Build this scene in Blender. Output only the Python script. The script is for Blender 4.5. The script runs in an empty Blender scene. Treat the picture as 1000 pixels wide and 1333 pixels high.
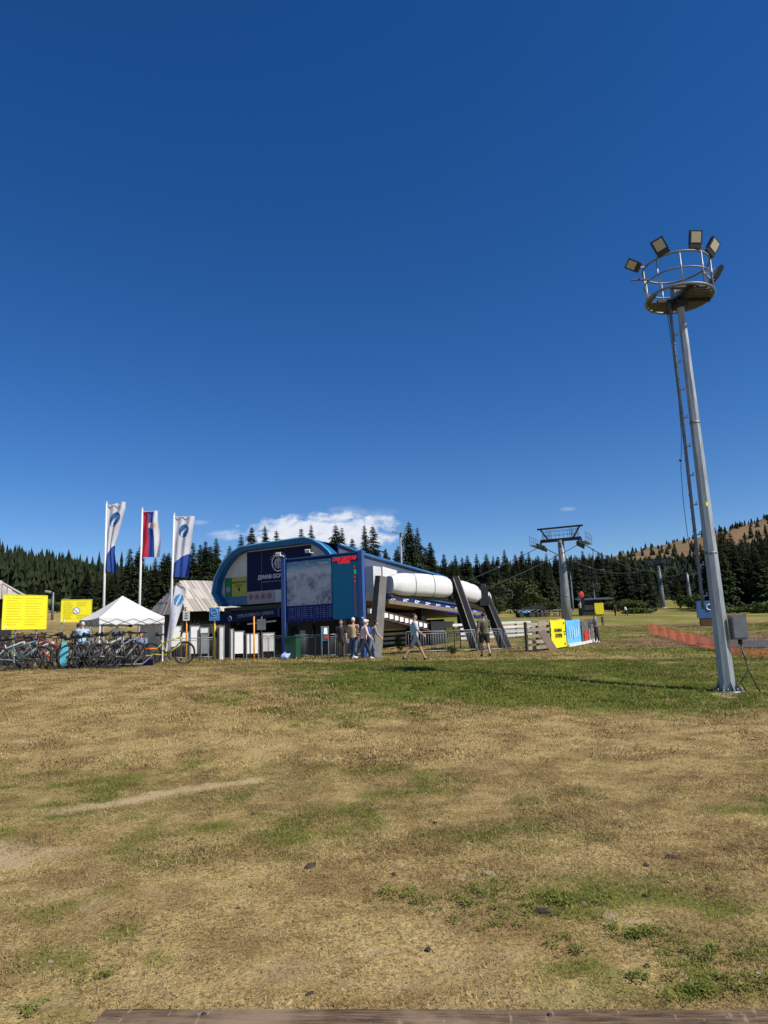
import bpy, bmesh, math, random
import numpy as np
from mathutils import Vector, Matrix, Euler
rng = random.Random(7)
SC = bpy.context.scene
COL = SC.collection
# ------------------------------------------------------------------ camera
PITCH = math.radians(10.0); ROLL = math.radians(2.06); F = 924.0; EYE = 1.65
r0 = Vector((1,0,0)); u0 = Vector((0,-math.sin(PITCH),math.cos(PITCH))); fw = Vector((0,math.cos(PITCH),math.sin(PITCH)))
RV = r0*math.cos(ROLL) - u0*math.sin(ROLL); UV = u0*math.cos(ROLL) + r0*math.sin(ROLL)
CP = Vector((0,0,EYE))
cam = bpy.data.objects.new('camera', bpy.data.cameras.new('camera')); COL.objects.link(cam)
cam.matrix_world = Matrix(((RV.x,UV.x,-fw.x,0),(RV.y,UV.y,-fw.y,0),(RV.z,UV.z,-fw.z,EYE),(0,0,0,1)))
cam.data.sensor_fit = 'VERTICAL'; cam.data.sensor_height = 36; cam.data.lens = 36*F/1333
cam.data.clip_start = 0.05; cam.data.clip_end = 8000
SC.camera = cam
# ------------------------------------------------------------------ world and sun
SUN_TO = Vector((0.87,-0.49,0)).normalized(); EL = math.radians(48)
W = bpy.data.worlds.new('World'); SC.world = W; W.use_nodes = True
SC.view_settings.view_transform = 'Standard'; SC.view_settings.look = 'None'
SC.view_settings.exposure = 0.28; SC.view_settings.gamma = 1.0; SC.view_settings.use_curve_mapping = False
SUN_STRENGTH = 5.0; SKY_STRENGTH = 0.094

class NT:
    def __init__(s, tree): s.t = tree; s.n = tree.nodes; s.l = tree.links
    def node(s, kind, **kw):
        n = s.n.new(kind)
        for k, v in kw.items():
            if k.startswith('_'): setattr(n, k[1:], v)
        return n
    def put(s, sock, v):
        if isinstance(v, bpy.types.NodeSocket): s.l.new(v, sock)
        elif v is not None:
            try: sock.default_value = v
            except Exception: sock.default_value = (*v, 1)
    def math(s, op, a, b=None, c=None, clamp=False):
        n = s.n.new('ShaderNodeMath'); n.operation = op; n.use_clamp = clamp
        s.put(n.inputs[0], a); s.put(n.inputs[1], b) if b is not None else None
        if c is not None: s.put(n.inputs[2], c)
        return n.outputs[0]
    def mix(s, f, a, b, mode='MIX'):
        n = s.n.new('ShaderNodeMix'); n.data_type = 'RGBA'; n.blend_type = mode
        s.put(n.inputs[0], f); s.put(n.inputs[6], a); s.put(n.inputs[7], b); return n.outputs[2]
    def noise(s, vec, scale, detail=4, rough=.55, dist=0):
        n = s.n.new('ShaderNodeTexNoise'); n.inputs['Scale'].default_value = scale
        n.inputs['Detail'].default_value = detail; n.inputs['Roughness'].default_value = rough; n.inputs['Distortion'].default_value = dist
        if vec is not None: s.l.new(vec, n.inputs['Vector'])
        return n.outputs['Fac']
    def ramp(s, f, a, b, c0=0.0, c1=1.0):
        n = s.n.new('ShaderNodeMapRange'); n.interpolation_type = 'SMOOTHSTEP'
        s.put(n.inputs[0], f); n.inputs[1].default_value = a; n.inputs[2].default_value = b
        n.inputs[3].default_value = c0; n.inputs[4].default_value = c1; return n.outputs[0]
    def scale(s, vec, sc):
        n = s.n.new('ShaderNodeMapping'); s.l.new(vec, n.inputs[0]); n.inputs['Scale'].default_value = sc; return n.outputs[0]

def build_world():
    g = NT(W.node_tree); g.n.clear()
    out = g.n.new('ShaderNodeOutputWorld'); bg = g.n.new('ShaderNodeBackground')
    sky = g.n.new('ShaderNodeTexSky'); sky.sky_type = 'NISHITA'; sky.sun_disc = False
    sky.sun_elevation = EL; sky.sun_rotation = math.atan2(SUN_TO.x, SUN_TO.y)
    sky.altitude = 1500; sky.air_density = 1.0; sky.dust_density = 0.25; sky.ozone_density = 3.0
    bg.inputs[1].default_value = SKY_STRENGTH
    tc = g.n.new('ShaderNodeTexCoord'); sp = g.n.new('ShaderNodeSeparateXYZ'); g.l.new(tc.outputs['Generated'], sp.inputs[0])
    y = g.math('MAXIMUM', sp.outputs[1], 0.02)
    a = g.math('DIVIDE', sp.outputs[0], y); e = g.math('DIVIDE', sp.outputs[2], y)
    cb = g.n.new('ShaderNodeCombineXYZ'); g.l.new(a, cb.inputs[0]); g.l.new(e, cb.inputs[1])
    v = g.scale(cb.outputs[0], (1, 2.0, 1))
    n1 = g.noise(v, 14, 7, .6, .3); n2 = g.noise(v, 60, 4, .6)
    fb = g.math('ADD', g.math('MULTIPLY', n1, .8), g.math('MULTIPLY', n2, .2))
    def blob(ac, ec, ra, ru, rd, lo, hi, amp=1.0):
        da = g.math('DIVIDE', g.math('SUBTRACT', a, ac), ra)
        up = g.math('MAXIMUM', g.math('DIVIDE', g.math('SUBTRACT', e, ec), ru), 0)
        dn = g.math('MAXIMUM', g.math('DIVIDE', g.math('SUBTRACT', ec, e), rd), 0)
        d = g.math('ADD', g.math('ADD', g.math('MULTIPLY', da, da), g.math('MULTIPLY', up, up)), g.math('MULTIPLY', dn, dn))
        m = g.math('SUBTRACT', 1.0, d)
        s_ = g.math('ADD', g.math('MULTIPLY', m, .55), fb)
        return g.math('MULTIPLY', g.ramp(s_, lo, hi), amp)
    m = blob(-.092, .150, .185, .048, .05, .80, .98)
    m2 = blob(-.04, .176, .10, .020, .02, .82, 1.35, .5)
    m3 = blob(-.225, .150, .06, .016, .012, .78, 1.2, .7)
    m4 = blob(-.268, .170, .03, .008, .006, .80, 1.3, .5)
    m5 = blob(.265, .172, .022, .004, .008, .80, 1.4, .45)
    tot = g.math('MAXIMUM', g.math('MAXIMUM', m, m2), g.math('MAXIMUM', g.math('MAXIMUM', m3, m4), m5))
    tot = g.math('MULTIPLY', tot, g.ramp(sp.outputs[1], .1, .3))
    hs = g.n.new('ShaderNodeHueSaturation'); hs.inputs['Saturation'].default_value = 1.33; hs.inputs['Hue'].default_value = .510; hs.inputs['Value'].default_value = 1.0
    g.l.new(sky.outputs[0], hs.inputs['Color'])
    cc = g.mix(n2, (5.8,6.2,7.2,1), (8.4,8.6,9.0,1))
    c = g.mix(g.math('MULTIPLY', tot, .93), hs.outputs[0], cc)
    g.l.new(c, bg.inputs[0]); g.l.new(bg.outputs[0], out.inputs[0])
build_world()
sun = bpy.data.objects.new('sun', bpy.data.lights.new('sun', 'SUN')); COL.objects.link(sun)
sun.data.energy = SUN_STRENGTH; sun.data.angle = math.radians(.53); sun.data.color = (1,.94,.845)
sd = Vector((SUN_TO.x*math.cos(EL), SUN_TO.y*math.cos(EL), math.sin(EL)))
sun.rotation_euler = sd.to_track_quat('Z','Y').to_euler(); sun.location = sd*100

# ------------------------------------------------------------------ projection helpers (only used to find where things stand)
def ray(px, py): return fw + RV*((px-500)/F) + UV*((666.5-py)/F)
def at(px, py, Y): d = ray(px, py); return CP + d*(Y/d.y)
def horizon(px): return 829.4 - (px-500)*math.tan(ROLL)
# ------------------------------------------------------------------ noise
_r = np.random.RandomState(3); _T = _r.rand(256,256)
def vn(x, y):
    x = np.asarray(x, float); y = np.asarray(y, float)
    xi = np.floor(x).astype(int); yi = np.floor(y).astype(int); fx = x-xi; fy = y-yi
    fx = fx*fx*(3-2*fx); fy = fy*fy*(3-2*fy)
    a = _T[xi%256, yi%256]; b = _T[(xi+1)%256, yi%256]; c = _T[xi%256, (yi+1)%256]; d = _T[(xi+1)%256, (yi+1)%256]
    return (a*(1-fx)+b*fx)*(1-fy) + (c*(1-fx)+d*fx)*fy
def fbm(x, y, o=4):
    s = 0; a = .5; t = 0
    for k in range(o): s = s + a*vn(x*2**k+17*k, y*2**k+31*k); t += a; a *= .55
    return s/t
# ------------------------------------------------------------------ terrain
TY = [0,6,9,12,17,20,25,28,32,40,55,75,110,150,200,300,450,700,1000,1600,3000]
TU = [-1.4,-.54,-.27,0,.27,.54,.85]
TZ = [  # columns: far left, px0, px250, px500, px750, px1000, far right
 [0]*7, [0,0,0,0,0,0,0], [.1,.1,.06,.02,0,0,0], [.3,.32,.26,.15,.05,0,0], [.75,.85,.70,.50,.25,.05,.0],
 [.9,1.02,.85,.70,.46,.18,.1],[1.08,1.10,.98,.77,.58,.38,.3],[1.05,.98,.94,.76,.66,.48,.4],[1.1,.92,.88,.72,.72,.6,.5],
 [1.4,1.15,.82,.85,.85,.88,.8],[3,2.8,1.7,1.8,1.5,1.4,1.5],[6,6,2.8,3.3,2.75,2.3,3],[10,9,5,5.7,4.4,3.4,5],[15,14,7.5,8.3,6.4,5.0,8],
 [22,21,9,8.5,10,9,13],[38,36,20,18,19,19,26],[56,51,36,30,31,44,60],[66,56,54,44,62,98,125],[60,52,56,52,84,150,195],[50,45,50,50,60,150,190],[0,0,0,0,0,0,0]]
_tN, _uN = 600, 200
def _build_table():
    ts = np.linspace(math.log(5), math.log(3005), _tN); us = np.linspace(-1.4, .85, _uN)
    Y = np.exp(ts)-5
    Z = np.array(TZ, float)
    A = np.array([[np.interp(y, TY, Z[:,k]) for k in range(7)] for y in Y])
    B = np.array([np.interp(us, TU, A[i]) for i in range(_tN)])
    def sm(M, ax, w):
        k = np.exp(-np.linspace(-2,2,2*w+1)**2); k /= k.sum()
        P_ = np.pad(M, [(w,w) if a==ax else (0,0) for a in (0,1)], mode='edge')
        return np.apply_along_axis(lambda r: np.convolve(r, k, 'valid'), ax, P_)
    B = sm(B, 0, 9); B = sm(B, 1, 14)
    return B, ts[0], ts[-1]
_TB, _t0, _t1 = _build_table()
def HV(x, y, bumps=True):
    x = np.asarray(x, float); y = np.asarray(y, float)
    Y = np.clip(y, 0, 3000)
    t = (np.log(Y+5)-_t0)/(_t1-_t0)*(_tN-1); u = (np.clip(x/np.maximum(Y, 6), -1.4, .85)+1.4)/2.25*(_uN-1)
    ti = np.clip(t.astype(int), 0, _tN-2); ui = np.clip(u.astype(int), 0, _uN-2); ft = np.clip(t-ti,0,1); fu = np.clip(u-ui,0,1)
    z = (_TB[ti,ui]*(1-fu)+_TB[ti,ui+1]*fu)*(1-ft) + (_TB[ti+1,ui]*(1-fu)+_TB[ti+1,ui+1]*fu)*ft
    if bumps:
        z = z + (vn(x*1.1+5, y*1.1)-.5)*.035 + (vn(x*3.7, y*3.7+9)-.5)*.016
        far = np.clip((Y-60)/300, 0, 1)
        z = z + far*(fbm(x/60+3, y/60, 4)-.5)*14*np.clip(Y/600, .1, 1)
    return z
def H(x, y): return float(HV(x, y))
def G(px, Y):
    "ground point in column px at depth Y"
    py = horizon(px)
    for _ in range(8):
        p = at(px, py, Y); z = H(p.x, Y)
        py += (p.z - z)*F/Y
    p = at(px, py, Y); return Vector((p.x, Y, H(p.x, Y)))
def hit(px, py):
    d = ray(px, py); d = d/d.y; Y = 2.0
    while Y < 200:
        p = CP + d*Y
        if p.z <= H(p.x, Y): return p
        Y += .05*max(1, Y/10)
    return CP + d*Y

# ------------------------------------------------------------------ materials
MATS = {}
def mat(name, col, rough=.6, metal=0.0, var=.12, vscale=6.0, bump=0.0, bscale=40.0, emit=0.0, rnd=0.0, spec=None, stretch=(1,1,1), alpha=None, trans=0.0):
    if name in MATS: return MATS[name]
    m = bpy.data.materials.new(name); m.use_nodes = True; MATS[name] = m
    g = NT(m.node_tree); p = g.n['Principled BSDF']
    tc = g.n.new('ShaderNodeTexCoord'); v = g.scale(tc.outputs['Object'], stretch)
    n = g.noise(v, vscale, 5, .6)
    c = g.mix(g.ramp(n, .25, .75), tuple(x*(1-var) for x in col)+(1,), tuple(min(1, x*(1+var)) for x in col)+(1,))
    if rnd:
        oi = g.n.new('ShaderNodeObjectInfo')
        hs = g.n.new('ShaderNodeHueSaturation'); g.l.new(c, hs.inputs['Color'])
        g.l.new(g.math('ADD', 1-rnd, g.math('MULTIPLY', oi.outputs['Random'], 2*rnd)), hs.inputs['Value'])
        c = hs.outputs[0]
    g.l.new(c, p.inputs['Base Color'])
    g.l.new(g.ramp(n, .2, .8, max(0, rough-.08), min(1, rough+.08)), p.inputs['Roughness'])
    p.inputs['Metallic'].default_value = metal
    if spec is not None: p.inputs['Specular IOR Level'].default_value = spec
    if emit: p.inputs['Emission Color'].default_value = (*col, 1); p.inputs['Emission Strength'].default_value = emit
    if bump:
        b = g.n.new('ShaderNodeBump'); b.inputs['Strength'].default_value = bump; b.inputs['Distance'].default_value = .02
        g.l.new(g.noise(v, bscale, 4, .6), b.inputs['Height']); g.l.new(b.outputs[0], p.inputs['Normal'])
    if trans:
        tr = g.n.new('ShaderNodeBsdfTranslucent'); g.l.new(c, tr.inputs[0]); ms = g.n.new('ShaderNodeMixShader'); ms.inputs[0].default_value = trans
        g.l.new(p.outputs[0], ms.inputs[1]); g.l.new(tr.outputs[0], ms.inputs[2]); g.l.new(ms.outputs[0], g.n['Material Output'].inputs[0])
    return m
M_galv = mat('galvanised_steel', (.31,.34,.355), .45, .3, .25, 4, .08, 50, stretch=(3,3,.4))
M_galvd = mat('dull_galvanised', (.19,.20,.21), .55, .4, .2, 4, .05, 50)
M_dark = mat('dark_steel', (.022,.023,.027), .5, .2, .3, 5)
M_black = mat('black_plastic', (.014,.014,.015), .5, 0, .2, 8)
M_rubber = mat('tyre_rubber', (.03,.028,.026), .85, 0, .4, 30)
M_white = mat('white_paint', (.66,.66,.65), .5, 0, .05, 3)
M_whited = mat('dirty_white_panel', (.55,.56,.56), .55, 0, .10, 1.5, .03, 20)
M_blue = mat('blue_painted_steel', (.035,.13,.34), .35, 0, .10, 2)
M_teal = mat('teal_blue_cladding', (.008,.165,.33), .5, 0, .12, 2, spec=.2)
M_navy = mat('navy_cladding', (.006,.011,.06), .6, 0, .15, 2, spec=.15)
M_slate = mat('slate_blue_cladding', (.07,.09,.14), .5, 0, .12, 1.2, .03, 30)
M_concrete = mat('concrete', (.30,.29,.27), .85, 0, .18, 2, .3, 25)
M_pylon = mat('grey_pylon_cladding', (.17,.165,.155), .6, 0, .2, 2, .1, 20)
M_towr = mat('lift_tower_steel', (.21,.23,.245), .5, .3, .25, 3, .05, 40, stretch=(2,2,.4))
M_anth = mat('anthracite_metal', (.011,.012,.013), .6, 0, .2, 2, spec=.2)
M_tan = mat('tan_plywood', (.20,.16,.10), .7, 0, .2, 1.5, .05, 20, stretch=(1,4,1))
M_woodgrey = mat('weathered_boards', (.27,.23,.19), .85, 0, .3, 5, .5, 30, rnd=.3, stretch=(1,1,6))
M_roofwood = mat('grey_roof_boards', (.37,.335,.295), .85, 0, .30, 6, .4, 40, rnd=.3, stretch=(6,1,1))
M_darkwood = mat('dark_stained_timber', (.03,.02,.014), .8, 0, .3, 3, .4, 20, rnd=.2)
M_brownwood = mat('brown_slats', (.12,.06,.035), .8, 0, .3, 3, .3, 20, rnd=.2)
M_fence = mat('whitewashed_boards', (.62,.61,.59), .75, 0, .12, 4, .2, 30, rnd=.1)
M_post = mat('dark_fence_post', (.05,.04,.033), .85, 0, .3, 5, .3, 30)
M_yellow = mat('yellow_board', (.78,.69,.008), .55, 0, .05, 1)
M_yband = mat('yellow_print', (.60,.50,.004), .6, 0, .08, 3)
M_ink = mat('black_ink', (.02,.02,.025), .6, 0, .1)
M_wprint = mat('white_print', (.75,.77,.80), .6, 0, .04)
M_gprint = mat('grey_print', (.30,.34,.40), .6, 0, .1)
M_red = mat('red_paint', (.55,.03,.03), .5, 0, .1)
M_orange = mat('orange_plastic', (.85,.18,.03), .5, 0, .1)
M_olive = mat('olive_yellow_poster', (.42,.40,.05), .6, 0, .06)
M_green = mat('green_poster', (.01,.19,.07), .6, 0, .25, 3)
M_bluep = mat('blue_poster', (.02,.16,.32), .6, 0, .12, 3)
M_sky = mat('light_blue_banner', (.12,.42,.80), .6, 0, .18, 5, stretch=(1,1,3))
M_bin = mat('dark_green_plastic', (.01,.07,.04), .5, 0, .15)
M_led = mat('red_led', (.9,.02,.04), .5, 0, .0, emit=.45)
M_ledd = mat('dim_red_led', (.5,.03,.02), .5, 0, .2, emit=.15)
M_ledg = mat('green_led', (.02,.6,.15), .5, 0, .2, emit=.4)
M_skin = mat('skin', (.42,.24,.16), .55, 0, .08, 10)
M_glass = mat('dark_glass', (.02,.025,.03), .1, 0, .1)
M_lamp = mat('led_lens', (.42,.38,.26), .35, 0, .2, 60)
M_canvas = mat('white_tent_canvas', (.80,.80,.80), .75, 0, .04, 2, .15, 5, trans=.25)
M_canvasg = mat('grey_wall_shaded_valance', (.42,.43,.46), .8, 0, .08, 2, .2, 6, trans=.15)
M_fwhite = mat('flag_white', (.72,.72,.78), .8, 0, .04, 3, trans=.3)
M_fblue = mat('flag_blue', (.02,.07,.33), .8, 0, .10, 3, trans=.25)
M_flogo = mat('flag_logo_blue', (.015,.12,.33), .8, 0, .10, 3, trans=.2)
M_fred = mat('flag_red', (.60,.02,.05), .8, 0, .10, 3, trans=.3)
M_fgold = mat('flag_gold', (.45,.30,.12), .8, 0, .10, 3)
M_net = mat('orange_safety_net', (.80,.24,.13), .7, 0, .15, 5, trans=.3)
M_rock = mat('pale_stone', (.36,.28,.18), .9, 0, .25, 20, .6, 60, spec=.1)
M_clod = mat('dark_stone', (.075,.062,.05), .95, 0, .3, 20, .6, 60, spec=.05)
M_chrome = mat('worn_alloy', (.45,.45,.46), .35, .7, .15)

# ------------------------------------------------------------------ mesh builder
class MB:
    def __init__(s): s.v = []; s.f = []; s.mi = []; s.m = 0; s.sm = []
    def poly(s, pts, smooth=False):
        b = len(s.v); s.v += [tuple(p) for p in pts]; s.f.append(tuple(range(b, b+len(pts)))); s.mi.append(s.m); s.sm.append(smooth)
    def faces(s, vs, fs, smooth=False):
        b = len(s.v); s.v += [tuple(p) for p in vs]
        for f in fs: s.f.append(tuple(b+i for i in f)); s.mi.append(s.m); s.sm.append(smooth)
        return s
    def box(s, c, d, R=None):
        c = Vector(c); h = Vector(d)/2; vs = []
        for z in (-1,1):
            for x, y in ((-1,-1),(1,-1),(1,1),(-1,1)):
                p = Vector((x*h.x, y*h.y, z*h.z))
                if R is not None: p = R @ p
                vs.append(c+p)
        return s.faces(vs, [(3,2,1,0),(4,5,6,7),(0,1,5,4),(1,2,6,5),(2,3,7,6),(3,0,4,7)])
    def beam(s, a, b, w, h=None, up=(0,0,1)):
        a = Vector(a); b = Vector(b); h = h or w; d = (b-a); L = d.length; d.normalize(); u = Vector(up)
        if abs(d.dot(u)) > .98: u = Vector((0,1,0))
        x = d.cross(u).normalized(); z = x.cross(d).normalized()
        vs = []
        for e in (a, b):
            for i, j in ((-1,-1),(1,-1),(1,1),(-1,1)): vs.append(e + x*i*w/2 + z*j*h/2)
        return s.faces(vs, [(0,1,2,3),(7,6,5,4),(0,4,5,1),(1,5,6,2),(2,6,7,3),(3,7,4,0)])
    def tube(s, pts, rad, n=8, cap=True, smooth=True):
        pts = [Vector(p) for p in pts]; k = len(pts)
        rs = rad if isinstance(rad, (list, tuple)) else [rad]*k
        vs = []; prev = None
        for i, p in enumerate(pts):
            d = (pts[min(i+1,k-1)]-pts[max(i-1,0)]);
            if d.length < 1e-9: d = Vector((0,0,1))
            d.normalize()
            if prev is None:
                x = d.cross(Vector((0,0,1))) if abs(d.z) < .9 else d.cross(Vector((0,1,0)))
            else: x = prev - d*prev.dot(d)
            x.normalize(); prev = x; y = d.cross(x)
            for j in range(n):
                a = 2*math.pi*j/n; vs.append(p + (x*math.cos(a)+y*math.sin(a))*rs[i])
        fs = [(i*n+j, i*n+(j+1)%n, (i+1)*n+(j+1)%n, (i+1)*n+j) for i in range(k-1) for j in range(n)]
        b = len(s.v); s.faces(vs, fs, smooth)
        if cap:
            s.f.append(tuple(b+j for j in reversed(range(n)))); s.mi.append(s.m); s.sm.append(False)
            s.f.append(tuple(b+(k-1)*n+j for j in range(n))); s.mi.append(s.m); s.sm.append(False)
        return s
    def ring(s, c, R, r, n=24, m=6, axis='Z', rx=None):
        c = Vector(c); vs = []; R2 = rx or R
        for i in range(n):
            a = 2*math.pi*i/n
            for j in range(m):
                b = 2*math.pi*j/m; q = r*math.cos(b)
                x, y, z = (R+q)*math.cos(a), (R2+q)*math.sin(a), r*math.sin(b)
                vs.append(c + Vector({'Z':(x,y,z),'Y':(x,z,y),'X':(z,x,y)}[axis]))
        return s.faces(vs, [(i*m+j, ((i+1)%n)*m+j, ((i+1)%n)*m+(j+1)%m, i*m+(j+1)%m) for i in range(n) for j in range(m)], True)
    def ball(s, c, r, n=10, m=7):
        c = Vector(c); r = Vector((r,r,r)) if not hasattr(r,'__len__') else Vector(r); vs = []
        for i in range(m+1):
            t = math.pi*i/m
            for j in range(n):
                a = 2*math.pi*j/n; vs.append(c + Vector((r.x*math.sin(t)*math.cos(a), r.y*math.sin(t)*math.sin(a), r.z*math.cos(t))))
        return s.faces(vs, [(i*n+j, (i+1)*n+j, (i+1)*n+(j+1)%n, i*n+(j+1)%n) for i in range(m) for j in range(n)], True)
    def disc(s, c, R, n=24, nrm='Z', th=0):
        c = Vector(c); pts = []
        for i in range(n):
            a = 2*math.pi*i/n; x, y = R*math.cos(a), R*math.sin(a)
            pts.append(c + Vector({'Z':(x,y,0),'Y':(x,0,y),'X':(0,x,y)}[nrm]))
        s.poly(pts); return s
    def prism(s, outline, a, b, f):
        "outline = list of 2D points, f maps (p,q,t) to a 3D point, t runs a..b"
        n = len(outline); vs = [f(p,q,a) for p,q in outline] + [f(p,q,b) for p,q in outline]
        s.faces(vs, [tuple(reversed(range(n))), tuple(range(n,2*n))] + [(i,(i+1)%n,n+(i+1)%n,n+i) for i in range(n)]); return s
    def mesh(s, name, mats):
        me = bpy.data.meshes.new(name); me.from_pydata([tuple(v) for v in s.v], [], s.f)
        for m in (mats if isinstance(mats, (list, tuple)) else [mats]): me.materials.append(m)
        me.polygons.foreach_set('material_index', s.mi); me.polygons.foreach_set('use_smooth', s.sm)
        me.update(); return me
    def build(s, name, mats, parent=None, **kw):
        o = bpy.data.objects.new(name, s.mesh(name, mats)); COL.objects.link(o)
        if parent is not None: o.parent = parent
        for k, v in kw.items(): o[k] = v
        return o
    def wbuild(s, name, mats, parent, **kw):
        "vertices given in world space; stored in the parent's local space"
        top = Matrix.Identity(4); chain = []; q = parent
        while q is not None: chain.append(q); q = q.parent
        for q in reversed(chain): top = top @ q.matrix_basis
        inv = top.inverted(); s.v = [tuple(inv @ Vector(v)) for v in s.v]
        return s.build(name, mats, parent, **kw)
def thing(name, label, cat, loc=(0,0,0), rz=0, group=None, rot=None):
    o = bpy.data.objects.new(name, None); COL.objects.link(o); o.empty_display_size = .2
    o.location = loc; o.rotation_euler = rot if rot else (0,0,rz); o['label'] = label; o['category'] = cat
    if group: o['group'] = group
    return o
def tag(o, label, cat, group=None):
    o['label'] = label; o['category'] = cat
    if group: o['group'] = group
    return o
def child(me, name, parent, loc=(0,0,0), rot=(0,0,0), scale=(1,1,1), **kw):
    o = bpy.data.objects.new(name, me); COL.objects.link(o); o.parent = parent; o.location = loc; o.rotation_euler = rot; o.scale = scale
    for k, v in kw.items(): o[k] = v
    return o
KIDS = {}
def kids(o): return [c for c in bpy.data.objects if c.parent == o]
def dup(root, loc, rz=None, label=None, scale=None, group=None, rot=None):
    def cp(o, par):
        c = o.copy(); COL.objects.link(c); c.parent = par
        for k in KIDS.setdefault(o.name, kids(o)): cp(k, c)
        return c
    r = cp(root, None); r.location = loc
    if rz is not None: r.rotation_euler = (0,0,rz)
    if rot is not None: r.rotation_euler = rot
    if scale: r.scale = scale if hasattr(scale, '__len__') else (scale,)*3
    if label: r['label'] = label
    if group: r['group'] = group
    return r
def text(txt, size, m, parent, loc, rot=(math.pi/2,0,0), name='lettering', ext=.004, align='CENTER', sx=1.0, bold=0.0):
    cu = bpy.data.curves.new('t', 'FONT'); cu.body = txt; cu.size = size; cu.extrude = ext; cu.align_x = align; cu.align_y = 'CENTER'; cu.offset = bold; cu.resolution_u = 2
    t = bpy.data.objects.new('t', cu); COL.objects.link(t); bpy.context.view_layer.update()
    me = bpy.data.meshes.new_from_object(t.evaluated_get(bpy.context.evaluated_depsgraph_get()))
    bpy.data.objects.remove(t); me.materials.clear(); me.materials.append(m)
    return child(me, name, parent, loc, rot, (sx,1,1))
exec_parts = []
# ------------------------------------------------------------------ ground
def blobs(spec):
    out = []
    for px, py, rx, ry, amp in spec:
        p = hit(px, py); out.append((p.x, p.y, rx, ry, amp))
    return out
GB = blobs([(470,888,2.2,3.2,.6),(560,885,2.6,3.6,.95),(650,890,2.6,3.4,.95),(740,895,2.4,3.6,.9),(830,895,2.2,4,.85),(920,893,2.4,4.5,.8),(1020,890,3,5,.8),(1100,880,5,6,.7),(250,866,5,1.6,.45),(60,870,6,1.0,.55),(420,872,3,2.5,.5),
  (560,935,2.2,1.2,.35),(900,925,3,1.2,.35),(450,866,2.6,2.6,.75),(560,866,4,3.0,.85),(700,866,4,3.2,.85),(850,868,4,3.5,.8),(980,868,4,4,.75),(330,1065,1.3,.6,.45),(370,1035,.8,.4,.4),(230,1015,.9,.4,.4),(480,1120,.4,.25,.35),(600,1170,.33,.22,.75),(640,1155,.25,.16,.5),(705,1178,.22,.14,.85),(650,1200,.25,.1,.4),(735,1172,.2,.12,.4),(510,1168,.14,.12,.5),
  (730,1232,.12,.1,.5),(820,1225,.14,.1,.7),(850,1215,.2,.12,.4),(905,1270,.13,.16,1.0),(960,1250,.16,.07,.6),(880,1240,.25,.15,.5),(985,1290,.12,.1,.6),(905,1300,.2,.07,.8),(830,1270,.07,.04,.6),(70,1270,.25,.06,.35),(30,1320,.12,.05,.5),(130,1275,.12,.05,.4),
  (20,1290,.2,.2,.2),(190,935,2.5,1.0,.3),(280,1040,.5,.3,.35),(120,1060,.4,.2,.45),(950,1110,.5,.25,.25),(260,950,1.6,.6,.3),(60,960,1.2,.6,.3)])
BB = blobs([(948,905,.45,.5,.9),(5,1115,.5,.4,.8),(60,1105,.4,.2,.55),(0,1170,.5,.25,.5),(150,1175,.5,.2,.35),(300,1280,.6,.2,.4),(700,1300,.6,.15,.4),(110,1118,.25,.08,.7),(590,1150,.1,.05,.8),(600,1255,.35,.12,.4),(790,1205,.16,.1,.6),(560,1290,.6,.14,.35),(400,1255,.5,.15,.35),(30,1318,.3,.1,.5),(930,1200,.4,.2,.25),(340,1045,.25,.05,.5),
  (20,967,.4,.12,.6),(540,882,.5,.3,.4)])
_pl = [hit(*p) for p in ((85,1057),(130,1050),(175,1043),(205,1034),(235,1030),(262,1025),(295,1022),(330,1017))]
PATH = [(p.x,p.y) for p in _pl]
_pl = [hit(*p) for p in ((830,861),(880,862),(960,863),(1040,861))]
STRIP = [(p.x,p.y) for p in _pl]
def seg_dist(x, y, pts):
    d = np.full(np.shape(x), 1e9)
    for (ax,ay),(bx,by) in zip(pts[:-1], pts[1:]):
        L = (bx-ax)**2+(by-ay)**2; t = np.clip(((x-ax)*(bx-ax)+(y-ay)*(by-ay))/L, 0, 1)
        d = np.minimum(d, np.hypot(x-ax-t*(bx-ax), y-ay-t*(by-ay)))
    return d
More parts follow.
